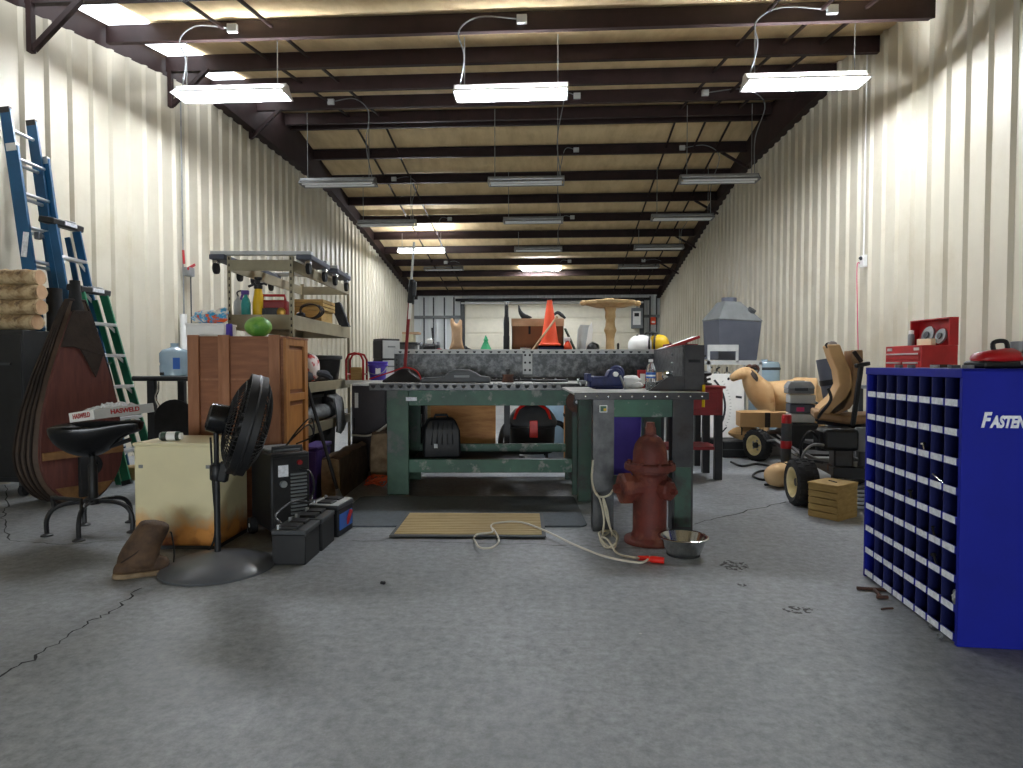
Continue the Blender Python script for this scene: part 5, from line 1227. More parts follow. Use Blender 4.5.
MB().tube([(-.08, 0, .25), (-.04, 0, .285), (.06, 0, .285), (.1, 0, .25)], .014, 8, 4).put('handle', 'black', t)
MB().tube([(-.22, -.05, .12), (-.2, -.06, .2), (-.16, -.04, .26)], .012, 6, 4).put('spigot', 'black', t)
t = T('tool_chest', 'grey bench machine with tan wood top at the left end of the high table', 'machine', onT(408, 7.5))
MB().bb(-.17, .10, -.12, .12, 0, .13).put('body', 'mid_grey', t, bev=.008); MB().bb(-.20, .13, -.13, .13, .13, .155).put('table', 'dark_grey', t)
MB().bb(-.05, .08, -.1, .1, .155, .25).put('head', 'cream', t, bev=.01); MB().bb(-.05, .14, -.1, .1, .25, .275).put('wood_top', 'wood_pale', t)
MB().box((-.12, -.125, .06), (.06, .012, .06)).put('switch_box', 'black', t, bev=.004)
t = T('black_grinder', 'black bench grinder right of the grey bench machine', 'grinder', onT(430, 7.3))
MB().bb(-.06, .06, -.05, .05, 0, .03).put('foot', 'black', t, bev=.006); MB().cyl((-.07, 0, .085), (.07, 0, .085), .055).put('motor', 'black', t)
for x in (-.095, .095): MB().lathe([(.07, -.015), (.075, 0), (.07, .015)], 24, (x, 0, .085), (1, 0, 0)).put('wheel', 'dark_grey', t)
MB().bb(-.03, .03, -.03, .03, .13, .19).put('lamp_head', 'white', t, bev=.01)
t = T('red_clamp', 'pair of red handled clamps lying left of the wood carving', 'clamp', onT(441, 6.9))
MB().tube([(-.08, 0, .03), (-.03, 0, .06), (.02, 0, .05), (.08, 0, .02)], .012, 8, 4).put('handle', 'red', t); MB().tube([(-.07, .03, .02), (.0, .03, .03), (.06, .03, .06)], .012, 8, 4).put('handle', 'red', t)
MB().ball((.1, 0, .03), (.03, .03, .03), 10, 8).put('jaw', 'rust_pulley', t)
o = MB().tube([(0, 0, .0), (-.02, 0, .35)], .012, 8).put('black_rod', 'black', loc=onT(434, 7.9)); tag(o, 'slim black rod standing among the clutter left of the wood carving', 'rod')
# red case beyond the girder return, on its own stand
t = T('red_case', 'red metal case with white-edged slanted lid behind the girder return', 'case', (wx(681, 7.0), 7.05, 1.187))
MB().bb(-.16, .16, -.13, .13, 0, .12).put('tray', 'red_dark', t, bev=.006)
MB().bar((-.34, -.12, .03), (.14, -.12, .20), .25, .012, up=(0, 0, 1)).put('slanted_lid', 'white', t)
MB().bar((-.34, -.255, .022), (.14, -.255, .192), .012, .03, up=(0, 0, 1)).put('lid_edge', 'red', t)
MB().ball((.06, 0, .14), (.025, .025, .025), 10, 8).put('knob', 'black', t)

# ================================================================== RIGHT SIDE
# ---- blue parts cabinet: 8 x 9 open bins with white label holders
A = fl(957, 647); B = fl(863, 575)                 # near and far foot of the open front
ang = math.atan2((B-A).y, (B-A).x)                 # local x runs from near to far, local y into the cabinet
Wc = (B-A).length; Dc = .46; Hc = 1.072
t = T('parts_cabinet', 'tall blue cabinet of open parts bins with white labels and side lettering', 'cabinet', (A.x, A.y, 0), ang)
# local: x 0..Wc along the front, y negative goes into the cabinet (away from the open side)
th = .012
MB().bb(0, .02, -Dc, 0, 0, Hc).put('side_panel', 'blue_cab', t, bev=.002)
MB().bb(Wc-.02, Wc, -Dc, 0, 0, Hc).put('side_panel', 'blue_cab', t, bev=.002)
MB().bb(0, Wc, -Dc, 0, Hc-.012, Hc).put('top_panel', 'blue_cab', t, bev=.002)
MB().bb(0, Wc, -.008, .004, Hc-.035, Hc).put('top_fascia', 'blue_cab', t, bev=.002)
MB().bb(0, Wc, -Dc, -Dc+.01, 0, Hc).put('back_panel', 'blue_in_shade', t)
MB().bb(.02, Wc-.02, -.30, -.29, 0, Hc-.012).put('bin_back', 'blue_in_shade', t)
NR, NC = 9, 8
z0, z1 = .012, Hc-.035
rh = (z1-z0)/NR; cw = (Wc-.04)/NC
for r in range(NR):
    z = z0+r*rh
    MB().prism([(-.0, z), (-.006, z+.004), (-.29, z-.0+.004), (-.29, z)], .02, Wc-.02, 'yz').put('shelf', 'blue_in_shade', t)
    MB().bb(.02, Wc-.02, -.004, .0, z, z+.030).put('shelf_lip', 'blue_cab', t)
for c in range(1, NC):
    x = .02+cw*c
    MB().bb(x-.0025, x+.0025, -.29, -.002, z0, z1).put('divider', 'blue_in_shade', t)
for r in range(NR):
    for c in range(NC):
        x = .02+cw*c
        MB().bb(x+.012, x+cw-.008, 0, .003, z0+r*rh+.003, z0+r*rh+.029).put('bin_label', 'label_grey', t)
# lettering on the near end panel (faces local -x)
text('lettering', 'F', .078, 'label_grey', t, (-.0012, -.066, Hc-.197), (PI/2, 0, -PI/2), shear=.28, off=.0030, align='LEFT', sx=.74)
text('lettering', 'ASTENAL', .060, 'label_grey', t, (-.0012, -.101, Hc-.203), (PI/2, 0, -PI/2), shear=.28, off=.0030, align='LEFT', sx=.66)
# bolts poking out of the bins
def bolt_at(c, r, label, dx=.0, L_=.07, tilt=.5, m='galv', dz=.034):
    loc = Matrix.Translation(A) @ Matrix.Rotation(ang, 4, 'Z') @ Vector((.02+cw*(c+.5)+dx, -.015, z0+r*rh+dz))
    b = T('hex_bolt', label, 'bolt', loc, ang, 'bolts poking out of the blue parts bins', rx=0, ry=tilt)
    MB().cyl((-L_/2, 0, 0), (L_/2, 0, 0), .005, n=10).put('shank', m, b)
    MB().cyl((L_/2, 0, 0), (L_/2+.008, 0, 0), .011, n=6).put('head', m, b)
bolt_at(1, 5, 'long shiny bolt lying across the second bin from the near end, fourth row down', .0, .10, -.25, 'chrome')
bolt_at(2, 6, 'short pale bolt poking from the third bin from the near end, third row down', .03, .03, -1.2, 'chrome')
bolt_at(3, 4, 'small dark bolt poking from the fourth bin, fifth row down', .03, .04, -1.1, 'steel_dark')
bolt_at(1, 3, 'small dark bolt poking from the second bin, sixth row down', .04, .04, -1.0, 'steel_dark')
bolt_at(1, 2, 'pair of dark bolts poking from the second bin, seventh row down', .02, .05, -.9, 'steel_dark')
t2 = T('washer_heap', 'crumpled grey bag of washers bulging from the nearest bottom-but-one bin', 'bag', Matrix.Translation(A) @ Matrix.Rotation(ang, 4, 'Z') @ Vector((.02+cw*.5, -.06, z0+rh+.006)), ang)
MB().ball((0, 0, .032), (.036, .045, .034), 14, 9, .15, 4).put('bag', 'light_grey', t2, smooth=25)
MB().ball((.02, .02, .05), (.012, .012, .012), 8, 6, .1, 5).put('knot', 'mid_grey', t2)
# loose nuts on top
rd = random.Random(8)
def topc(x, y): return Matrix.Translation(A) @ Matrix.Rotation(ang, 4, 'Z') @ Vector((x, y, Hc+.0005))
proto = None
for k, (x, y, lab) in enumerate(((.07, -.05, 'hex nut nearest the front corner of the blue cabinet top'), (.11, -.08, 'second hex nut from the front corner of the blue cabinet top'), (.17, -.05, 'hex nut lying alone along the front edge of the blue cabinet top'), (.22, -.09, 'hex nut behind the lone one on the blue cabinet top'), (.30, -.05, 'middle hex nut on the front edge of the blue cabinet top'), (.52, -.06, 'hex nut in front of the small red toolbox on the blue cabinet'), (.64, -.06, 'hex nut nearest the far end of the blue cabinet top'))):
    if proto is None:
        proto = MB().lathe([(.009, 0), (.017, 0), (.018, .002), (.018, .012), (.017, .014), (.009, .014)], 6, closed=True).put('hex_nut', 'galv', smooth=20, loc=topc(x, y)); tag(proto, lab, 'nut', 'loose hex nuts on the blue cabinet')
    else: dup(proto, topc(x, y), rd.uniform(0, 1), lab)
# red machine with black loop handle on the near end of the cabinet top
t = T('red_trimmer', 'small red power tool with black loop handle on the blue cabinet top', 'power tool', topc(.22, -.255), R(14))
MB().rings([[(x, w_*math.cos(a), z+h_*math.sin(a)) for a in [2*PI*j/16 for j in range(16)]] for x, w_, z, h_ in ((-.12, .02, .035, .012), (-.10, .045, .04, .025), (-.03, .055, .045, .032), (.05, .05, .05, .034), (.11, .03, .04, .02))]).put('housing', 'red', t, smooth=60)
MB().bb(-.13, .12, -.05, .05, .0, .03).put('underside', 'black', t, bev=.01)
MB().tube([(-.03, 0, .07), (-.03, 0, .105), (.03, 0, .11), (.045, 0, .075)], .009, 8, 4).put('loop_handle', 'black', t)
MB().lathe([(.03, .0), (.03, .09), (.02, .092), (0, .092)], 20, (.13, .02, .02)).put('grey_canister', 'mid_grey', t)
MB().bar((.05, -.05, .02), (.14, -.08, .05), .03, .015).put('guard', 'light_grey', t, bev=.004)
MB().cyl((.06, -.04, .05), (.10, -.05, .07), .008).put('chain_bar', 'galv', t)
# T shaped tool on the floor
c = fl(873, 592)
t = T('tee_wrench', 'dark rusty T-handled wrench lying on the floor by the blue cabinet', 'wrench', (c.x, c.y, .009), R(-8))
MB().cyl((-.065, .02, 0), (.065, .012, 0), .008, n=10).put('cross_handle', 'rust_pulley', t); MB().cyl((.01, .015, 0), (.0, -.09, 0), .008, n=10).put('shaft', 'rust_pulley', t); MB().cyl((-.02, -.092, 0), (.03, -.088, 0), .008, n=10).put('foot', 'rust_pulley', t)
c = fl(888, 610); o = MB().tube([(-.03, 0, .004), (0, .01, .004), (.03, .012, .004)], .0035, 6).put('bent_nail', 'rust_pulley', loc=c); tag(o, 'thin bent nail on the floor beside the T-handled wrench', 'nail')
# ---- red toolbox on a bench by the wall
TX, TY, TZ = 3.775, 5.84, .886
t = T('wall_bench', 'grey steel bench by the ribbed wall under the red toolbox', 'bench', (3.75, 5.9, 0), RZ)
MB().bb(-.42, .42, -.33, .33, TZ-.03, TZ).put('top', 'mid_grey', t, bev=.004)
for x in (-.38, .38):
    for y in (-.29, .29): MB().bb(x-.02, x+.02, y-.02, y+.02, 0, TZ-.03).put('leg', 'dark_grey', t)
t = T('red_toolbox', 'open red steel toolbox with silver drawer pulls by the ribbed wall', 'toolbox', (TX-.03, TY+.03, TZ), R(-90))
w_, d_, h_ = .27, .16, .37
MB().bb(-w_, w_, -d_, d_, 0, h_).put('case', 'red', t, bev=.006)
fp = None
for z, x0, x1 in ((.245, -.24, .24), (.165, -.24, -.01), (.165, .01, .24), (.09, -.24, -.01), (.09, .01, .24), (.015, -.24, -.01), (.015, .01, .24)):
    d = MB().bb(x0, x1, -d_-.006, -d_, z, z+.062).put('drawer', 'red', t, bev=.003)
    MB().bb(x0+.01, x1-.01, -d_-.018, -d_-.006, z+.042, z+.056).put('drawer_pull', 'aluminium', d, bev=.002)
for x in (-.2, .2): MB().bb(x-.035, x+.035, -d_-.005, -d_, .325, .35).put('latch', 'aluminium', t)
MB().bb(w_, w_+.003, -.07, .09, .15, .20).put('emblem', 'leather', t)
ld_ = MB().bb(-w_, w_, d_-.012, d_, h_, h_+.245).put('lid_back', 'red', t)
MB().bb(-w_, w_, d_-.085, d_-.012, h_+.235, h_+.245).put('lid_edge', 'red', t)
for s in (-1, 1): MB().bb(s*w_-.006, s*w_+.006, d_-.085, d_-.012, h_, h_+.245).put('lid_side', 'red', t)
for lab, x, r_ in (('round grey grinding disc leaning left inside the open toolbox lid', -.02, .085), ('round grey wire wheel leaning right inside the open toolbox lid', .16, .07)):
    loc = Matrix.Translation((TX-.03, TY+.03, TZ)) @ Matrix.Rotation(R(-90), 4, 'Z') @ Vector((x, .08, h_+.012+r_))
    g = T('grinding_disc', lab, 'disc', loc, R(-90), 'discs in the open red toolbox', rx=R(-14))
    MB().lathe([(.012, -.008), (r_*.98, -.008), (r_, 0), (r_*.98, .008), (.012, .008)], 30, ax=(0, -1, 0)).put('disc', 'galv', g)
    MB().lathe([(.0, 0), (r_*.4, .006), (r_*.38, .014), (0, .015)], 20, (0, -.008, 0), (0, -1, 0)).put('centre_cap', 'dark_grey', g)
loc = Matrix.Translation((TX-.03, TY+.03, TZ)) @ Matrix.Rotation(R(-90), 4, 'Z') @ Vector((-.17, .02, h_+.002))
g = T('white_spray_can', 'small grey can with white cap standing in the open toolbox', 'can', loc)
MB().lathe([(.028, 0), (.028, .10), (.02, .115)], 18).put('can', 'mid_grey', g); MB().lathe([(.022, .113), (.022, .145), (.0, .15)], 16).put('cap', 'white', g)
loc = Matrix.Translation((TX-.03, TY+.03, TZ)) @ Matrix.Rotation(R(-90), 4, 'Z') @ Vector((.05, .02, h_+.002))
o = MB().box((0, 0, .03), (.16, .05, .06), (0, 0, .2)).put('paper_packet', 'cream', loc=loc, rot=(0, 0, R(-90)), bev=.004); tag(o, 'cream paper packet lying in front of the discs in the red toolbox', 'packet')
# ---- wall switch and cable by the toolbox
p = RP(RW-.045, 8.3)
t = T('wall_outlet', 'white outlet box with a thin conduit on the right ribbed wall', 'outlet', (p.x, p.y, 2.30), RZ)
MB().bb(-.05, .0, -.06, .06, 0, .15).put('box', 'white', t, bev=.006); MB().cyl((-.02, .0, .15), (-.02, .0, 2.75), .011, n=8).put('conduit', 'fix_white', t)
MB().tube([(-.055, .02, .06), (-.085, .03, .0), (-.06, .05, -.6), (-.05, .03, -1.15)], .006, 6, 6).put('red_hose', 'magenta', t); MB().cyl((-.05, -.01, .1), (-.075, -.02, .12), .02).put('plug', 'dark_grey', t)
# ---- electrical box at the back
p = RP(3.12, BK-.34)
t = T('breaker_panel', 'grey electrical panel with white notice beside the far overhead door', 'electrical panel', (p.x, p.y, 2.35), RZ)
MB().bb(-.2, .2, -.08, .06, 0, .72).put('case', 'mid_grey', t, bev=.01); MB().bb(-.15, .12, -.086, -.08, .12, .6).put('notice', 'white', t); MB().bb(-.1, .06, -.09, -.086, .42, .54).put('dark_heading', 'black', t)
MB().tube([(0, 0, .72), (.02, 0, .95), (.05, .1, 1.0)], .04, 8, 4).put('conduit', 'galv', t)
# ---- red tool cart
t = T('tool_cart', 'red steel tool cart with black legs right of the steel bench', 'cart', (1.66, 6.2, 0))
x0, x1, y0, y1 = -.30, .32, -.22, .22
MB().bb(x0, x1, y0, y1, .61, .86).put('tray_body', 'red_dark', t, bev=.006); MB().bb(x0-.02, x1+.02, y0-.02, y1+.02, .86, .885).put('tray_rim', 'red_dark', t, bev=.006)
for x in (x0+.035, x1-.035):
    for y in (y0+.03, y1-.03): MB().bb(x-.035, x+.035, y-.03, y+.03, 0, .61).put('leg', 'black', t, bev=.004)
MB().bb(x0+.02, x1-.02, y0+.02, y1-.02, .28, .31).put('lower_shelf', 'red_dark', t, bev=.004)
MB().bb(x0+.05, x1-.05, y0-.008, y0, .66, .82).put('drawer', 'red_dark', t, bev=.004)
t = T('black_puller', 'black flanged casting sitting on the red tool cart', 'casting', (wx(701, 6.15), 6.15, .887))
MB().lathe([(.10, 0), (.10, .02), (.06, .03), (.05, .08), (.095, .095), (.10, .115), (.08, .13), (.03, .14), (0, .14)], 26).put('flange', 'black', t); MB().lathe([(.03, .14), (.02, .19), (0, .19)], 14).put('stub', 'dark_grey', t)
MB().bar((-.09, 0, .02), (.09, 0, .06), .03, .02).put('lever', 'black', t)
o = MB().lathe([(.045, 0), (.05, .01), (.05, .16), (.0, .16)], 18).put('brass_tin', 'brass', loc=(1.58, 6.2, .0)); tag(o, 'brass coloured can on the floor under the red tool cart', 'can')
# ---- white board with a curved black scale
t = T('dial_board', 'big white board printed with a curved black scale, leaning beyond the red cart', 'board', (wx(724, 8.6), 8.6, .10), R(-6), rx=R(-4))
MB().bb(-.30, .27, -.012, .012, 0, .86).put('board', 'white', t, bev=.003)
def arcstrip(cx, cz, r, a0, a1, w_, n=30):
    vs = []; fs = []
    for i in range(n+1):
        a = a0+(a1-a0)*i/n
        for rr in (r-w_, r+w_): vs += [(cx+rr*math.cos(a), -.0135, cz+rr*math.sin(a))]
        if i: k = 2*(i-1); fs.append((k, k+1, k+3, k+2))
    return MB().add(vs, fs)
arcstrip(-.50, .42, .52, -.75, .75, .014).put('scale_arc', 'cloth_dark', t, smooth=0)
for k in range(17):
    a = -.6+1.2*k/16; MB().bar((-.50+.58*math.cos(a), -.0135, .42+.58*math.sin(a)), (-.50+.605*math.cos(a), -.0135, .42+.605*math.sin(a)), .004, .002, up=(0, 1, 0)).put('tick', 'cloth_dark', t)
MB().bar((-.03, -.014, .06), (.04, -.014, .14), .018, .002, up=(0, 1, 0)).put('printed_mark', 'cloth_dark', t)
MB().bar((.16, -.014, .55), (.24, -.014, .54), .03, .002, up=(0, 1, 0)).put('printed_mark', 'cloth_dark', t)
o = MB().bb(-.3, .3, -.12, .12, 0, .095).put('black_plinth', 'black_mat', loc=(wx(724, 8.6), 8.58, 0), bev=.01); tag(o, 'low black box on the floor under the white scale board', 'box')
# ---- grey forge hood on a steel frame
hx = wx(727, 9.3)
t = T('steel_rack', 'pale grey steel frame rack carrying the big grey hood', 'rack', (hx, 9.3, 0))
for x in (-.36, .36):
    for y in (-.3, .3): MB().bb(x-.02, x+.02, y-.02, y+.02, 0, 1.12).put('leg', 'light_grey', t)
for y in (-.3, .3): MB().bb(-.38, .38, y-.02, y+.02, 1.08, 1.14).put('top_rail', 'light_grey', t)
for x in (-.36, .36): MB().bb(x-.02, x+.02, -.3, .3, 1.08, 1.13).put('end_rail', 'light_grey', t)
for z in (.72,): MB().bb(-.36, .36, -.3, .3, z, z+.03).put('shelf', 'light_grey', t)
MB().bb(-.38, .05, -.32, -.29, 1.27, 1.36).xf(Matrix()).put('guard_rail', 'light_grey', t)
for x in (-.38, .02): MB().bb(x, x+.03, -.32, -.29, 1.1, 1.28).put('guard_post', 'light_grey', t)
t = T('forge_hood', 'big dark grey sheet metal hood with sloping top and round flue collar', 'hood', (hx+.05, 9.32, 1.145), R(12), ry=R(2))
def sq(a, b, z, ox=0): return [(ox+s*a, q*b, z) for s, q in ((-1, -1), (1, -1), (1, 1), (-1, 1))]
MB().rings([sq(.30, .2, 0), sq(.335, .23, .56)]).put('box_body', 'hood_grey', t, bev=.004)
MB().rings([sq(.34, .235, .56), sq(.345, .24, .575), sq(.13, .12, .83, -.06), sq(.12, .11, .84, -.06)]).put('sloping_top', 'hood_top', t, bev=.004)
MB().lathe([(.10, .835), (.105, .84), (.105, .90), (.095, .90), (.09, .85)], 24, (-.06, 0, 0)).put('flue_collar', 'hood_grey', t)
MB().lathe([(.05, 0), (.06, .01), (.06, .05), (0, .05)], 14, (.2, -.15, .70), (.3, -.5, .8)).put('side_port', 'dark_grey', t)
for k, (px, lab) in enumerate(((708, 'chrome fitting nearest the red cart on the rack shelf'), (717, 'middle chrome valve on the rack shelf below the hood'), (727, 'chrome fitting nearest the rack leg below the hood'))):
    t = T('chrome_valve', lab, 'valve', (wx(px, 9.05), 9.06, .752), .6*k, 'chrome valves under the grey hood')
    MB().lathe([(.05, 0), (.05, .02), (.025, .03), (.025, .16), (.045, .17), (.05, .20), (.03, .23), (0, .235)], 18).put('body', 'chrome', t)
    MB().cyl((-.09, 0, .12), (.09, 0, .12), .022).put('ports', 'chrome', t); MB().tube([(0, 0, .23), (0, 0, .27), (.06, 0, .29)], .012, 8).put('lever', 'dark_grey', t)
t = T('plastic_drum', 'tall pale plastic drum against the wall behind the sheep figure', 'drum', (wx(764, 9.7), 9.7, 0))
MB().lathe([(.20, 0), (.22, .02), (.22, .3), (.215, .32), (.22, .34), (.22, .7), (.215, .72), (.22, .74), (.22, 1.08), (.20, 1.12), (.05, 1.14), (.05, 1.16), (0, 1.16)], 32).put('drum', 'jug_blue', t)
MB().lathe([(.225, 1.0), (.232, 1.01), (.232, 1.03), (.225, 1.04)], 32, closed=True).put('hoop', 'dark_grey', t)
# ---- sheep shaped archery figure (one continuous body)
p0 = at(785, 395, 8.0)
t = T('sheep_figure', 'life-size tan sheep figure standing sideways behind the cartons, facing the bench', 'animal figure', (p0.x, 8.0, 0), R(4))
S = 1.0
sk = [((.02, 0, .69), .26, .23), ((-.2, 0, .68), .25, .22), ((-.34, 0, .74), .20, .17), ((-.43, 0, .87), .155, .13), ((-.49, 0, .985), .125, .105), ((-.57, 0, .975), .09, .08), ((-.66, 0, .925), .058, .055), ((-.705, 0, .895), .042, .045),
      ((.25, 0, .69), .26, .23), ((.43, 0, .67), .22, .2), ((.53, 0, .64), .12, .12),
      ((-.24, .10, .50), .065, .06), ((-.24, .10, .28), .036, .036), ((-.24, .10, .03), .032, .032), ((-.27, -.10, .50), .065, .06), ((-.28, -.10, .28), .036, .036), ((-.28, -.10, .03), .032, .032),
      ((.40, .10, .50), .085, .07), ((.45, .10, .30), .04, .04), ((.42, .10, .03), .032, .032), ((.38, -.10, .50), .085, .07), ((.43, -.10, .30), .04, .04), ((.40, -.10, .03), .032, .032)]
body = MB().skel(sk, [(0, 1), (1, 2), (2, 3), (3, 4), (4, 5), (5, 6), (6, 7), (0, 8), (8, 9), (9, 10), (1, 11), (11, 12), (12, 13), (1, 14), (14, 15), (15, 16), (9, 17), (17, 18), (18, 19), (9, 20), (20, 21), (21, 22)]).put('body', 'foam_deer', t)
for s in (-1, 1):
    MB().rings([[(-.475+.01*k+dx, s*(.09+.028*k), 1.0-.04*k+dz) for dx, dz in ((-.025*f, 0), (0, .026*f), (.035*f, 0), (0, -.026*f))] for k, f in ((0, .8), (1, 1.3), (2, 1.1), (3, .3))]).put('ear', 'leather', t, smooth=60)
    MB().ball((-.60, s*.058, .985), (.012, .008, .012), 10, 8).put('eye', 'black_gloss', t)
    MB().tube([(-.47, s*.05, 1.05), (-.42, s*.08, 1.07), (-.39, s*.10, 1.03), (-.41, s*.115, .98)], [.02, .018, .014, .006], 10, 4).put('horn', 'rust_pulley', t)
MB().ball((-.728, 0, .905), (.013, .024, .018), 10, 8).put('nose', 'black', t)
MB().tube([(-.705, -.03, .885), (-.67, -.04, .89), (-.63, -.05, .905)], .004, 6, 3).put('mouth', 'leather', t)
# ---- cartons in front of the sheep
t = T('open_carton', 'open tan cardboard box below the sheep figure', 'box', (wx(765, 7.5), 7.5, .36), R(-10))
MB().bb(-.30, .34, -.16, .14, 0, .17).put('carton', 'cardboard', t, bev=.004)
MB().bar((-.31, -.2, .19), (.0, -.2, .20), .10, .006, up=(0, 0, 1)).put('flap', 'cardboard', t); MB().bar((.03, -.21, .19), (.33, -.21, .17), .10, .006).put('flap', 'cardboard', t)
MB().bb(-.03, .03, -.1625, -.158, 0, .17).put('tape_seam', 'leather', t)
t = T('brown_bundle', 'brown paper bundle under the open cardboard box', 'bundle', (wx(746, 7.55), 7.55, .2))
MB().ball((0, 0, .075), (.19, .15, .08), 18, 10, .08, 3).put('paper', 'cardboard', t, smooth=30); MB().tube([(-.1, -.155, .07), (-.08, -.1, .14), (-.06, 0, .16)], .008, 6).put('string', 'leather', t)
t = T('black_toolcase', 'low black tool case on the floor under the cartons', 'case', (wx(752, 7.5), 7.55, 0))
MB().bb(-.36, .11, -.14, .18, 0, .19).put('case', 'black', t, bev=.012); MB().bb(-.36, .11, -.145, -.14, .09, .10).put('seam', 'dark_grey', t); MB().bb(-.05, .05, -.165, -.14, .1, .15).put('latch', 'galv', t, bev=.004)
t = T('canvas_sack', 'slumped grey canvas sack behind the far mower wheel', 'sack', (wx(775, 7.62), 7.62, 0))
MB().ball((0, 0, .145), (.17, .13, .16), 20, 14, .05, 8).put('sack', 'bag_grey', t, smooth=60); MB().ball((.06, -.04, .29), (.06, .06, .05), 12, 8, .12, 3).put('gathered_neck', 'bag_grey', t, smooth=40)
# ---- riding mower stripped of its hood: far front axle, near rear axle
mw = fl(806, 506)
def mower_parts():
    t = T('riding_mower', 'stripped riding mower with black engine, tan seat and cream wheel rims', 'mower', (0, 0, 0))
    return t
t = mower_parts()
R1 = Vector((wx(799, 4.92)+.035, 4.93, .175)); R2 = Vector((wx(758, 7.2), 7.2, .175))
def wheel(c, ax, r, w_, name='wheel'):
    ax = Vector(ax).normalized()
    tt = MB().lathe([(r*.62, -w_*.42), (r*.84, -w_*.5), (r*.97, -w_*.42), (r, -w_*.2), (r, w_*.2), (r*.97, w_*.42), (r*.84, w_*.5), (r*.62, w_*.42)], 36, c, ax, True).put('tyre', 'rubber', t, smooth=40)
    q = Vector((0, 0, 1)).rotation_difference(ax).to_matrix().to_4x4(); q.translation = c
    tr = MB(); tr.X = q
    for row, off in ((-.3, 0), (0, .5), (.3, 0)):
        for k in range(22):
            a = 2*PI*(k+off)/22; p = Vector((r*1.004*math.cos(a), r*1.004*math.sin(a), row*w_))
            o_ = tr.X; tr.X = q @ Matrix.Translation(p) @ Matrix.Rotation(a, 4, 'Z'); tr.bb(-.004, .004, -.016, .016, -w_*.10, w_*.10); tr.X = o_
    tr.put('tread', 'rubber', tt)
    rm = MB().lathe([(.02, -w_*.1), (r*.5, -w_*.12), (r*.58, -w_*.42), (r*.66, -w_*.44), (r*.66, w_*.44), (r*.58, w_*.42), (r*.5, w_*.2), (.02, w_*.2)], 30, c, ax, True).put('rim', 'wheel_cream', tt)
    for k in range(5):
        a = 2*PI*k/5; v_ = q @ Vector((r*.3*math.cos(a), r*.3*math.sin(a), -w_*.13)); MB().ball(v_, .012, 8, 6).put('lug_nut', 'galv', rm)
    MB().lathe([(.035, 0), (.03, -.03), (0, -.032)], 14, c-ax*w_*.1, ax).put('hub', 'steel_dark', rm)
axn = Vector((.996, -.09, 0)).normalized()             # rear axle direction, outwards side is -axn
wheel(R1, axn, .178, .17)
wheel(R1+axn*.80, axn, .178, .17)
axf = Vector((.92, .38, 0)).normalized()
wheel(R2, axf, .175, .12)
wheel(R2+axf*.72, axf, .175, .12)
fw = (R2+axf*.36-(R1+axn*.40)); fw.z = 0; fl_ = fw.length; fw.normalize(); sd = Vector((-fw.y, fw.x, 0))
C0 = R1+axn*.40; C0.z = 0
def M(f, s, z): return C0+fw*f+sd*s+Vector((0, 0, z))     # f forward, s to the mower's left, z up
MB().bar(R1+axn*.06, R1+axn*.74, .06, .06).put('rear_axle', 'steel_dark', t)
MB().bar(R2+axf*.05, R2+axf*.67, .05, .05).put('front_axle', 'steel_dark', t)
for s in (-.17, .17): MB().bar(M(-.12, s, .27), M(fl_+.08, s, .25), .03, .07).put('frame_rail', 'black', t, bev=.004)
MB().bar(M(-.12, -.2, .27), M(-.12, .2, .27), .04, .08).put('rear_crossbar', 'black', t); MB().bar(M(fl_+.05, -.2, .25), M(fl_+.05, .2, .25), .04, .06).put('front_crossbar', 'black', t)
MB().bar(M(fl_*.4, -.2, .27), M(fl_*.4, .2, .27), .3, .02).put('floor_pan', 'black_mat', t)
# steering links and control rods
MB().tube([M(fl_-.05, .22, .20), M(fl_*.7, .22, .30), M(fl_*.35, .22, .27)], .013, 8).put('drag_link', 'galv', t)
MB().tube([M(fl_*.9, .1, .30), M(fl_*.55, .22, .34), M(fl_*.15, .26, .30)], .009, 8, 4).put('control_rod', 'galv', t)
MB().tube([M(fl_*.72, .0, .28), M(fl_*.62, .0, .62)], .02, 10).put('steering_column', 'black', t)
o_ = MB(); cs = M(fl_*.6, 0, .64)
o_.tube([cs+Vector((.0, 0, 0))+sd*(.16*math.cos(a))+(fw*.8+Vector((0, 0, .6)))*(.16*math.sin(a)) for a in [2*PI*i/24 for i in range(24)]], .013, 8, 0, True).put('steering_wheel', 'black', t)
for a in (0, 2.1, 4.2): MB().tube([cs, cs+sd*(.16*math.cos(a))+(fw*.8+Vector((0, 0, .6)))*(.16*math.sin(a))], .009, 6).put('steering_spoke', 'black', t)
# engine at the rear
E = at(838, 447, 4.95)
er = fw.to_track_quat('Y', 'Z').to_matrix().to_4x4()
def EM(dx, dy, dz):
    m = MB(); mm = er.copy(); mm.translation = E+Vector((0, 0, dz))+er.to_3x3() @ Vector((dx, dy, 0)); m.X = mm; return m
eb = EM(0, 0, 0).bb(-.13, .13, -.10, .14, -.02, .15).put('engine_shroud', 'black', t, bev=.03)
for k in range(7): EM(-.138, -.06+.028*k, .02).bb(-.012, .012, -.006, .006, -.02, .10).put('cooling_fin', 'black_mat', eb)
EM(.02, 0, -.15).bb(-.065, .075, -.07, .08, -.06, .15).put('crankcase', 'steel_dark', t, bev=.015)
EM(.02, .02, -.30).lathe([(.06, 0), (.06, .10), (.09, .11), (.09, .16)], 20).put('drive_pulley', 'rust_pulley', t)
EM(.16, -.05, .02).lathe([(.055, -.04), (.062, -.02), (.062, .12), (.05, .14), (0, .14)], 22).put('fuel_filter_can', 'mid_grey', t)
EM(.16, -.05, -.15).lathe([(.03, 0), (.03, .13)], 14).put('can_stem', 'dark_grey', t)
EM(-.06, .18, -.05).lathe([(.05, 0), (.055, .01), (.055, .16), (.04, .18), (0, .18)], 20).put('air_cleaner', 'black_mat', t)
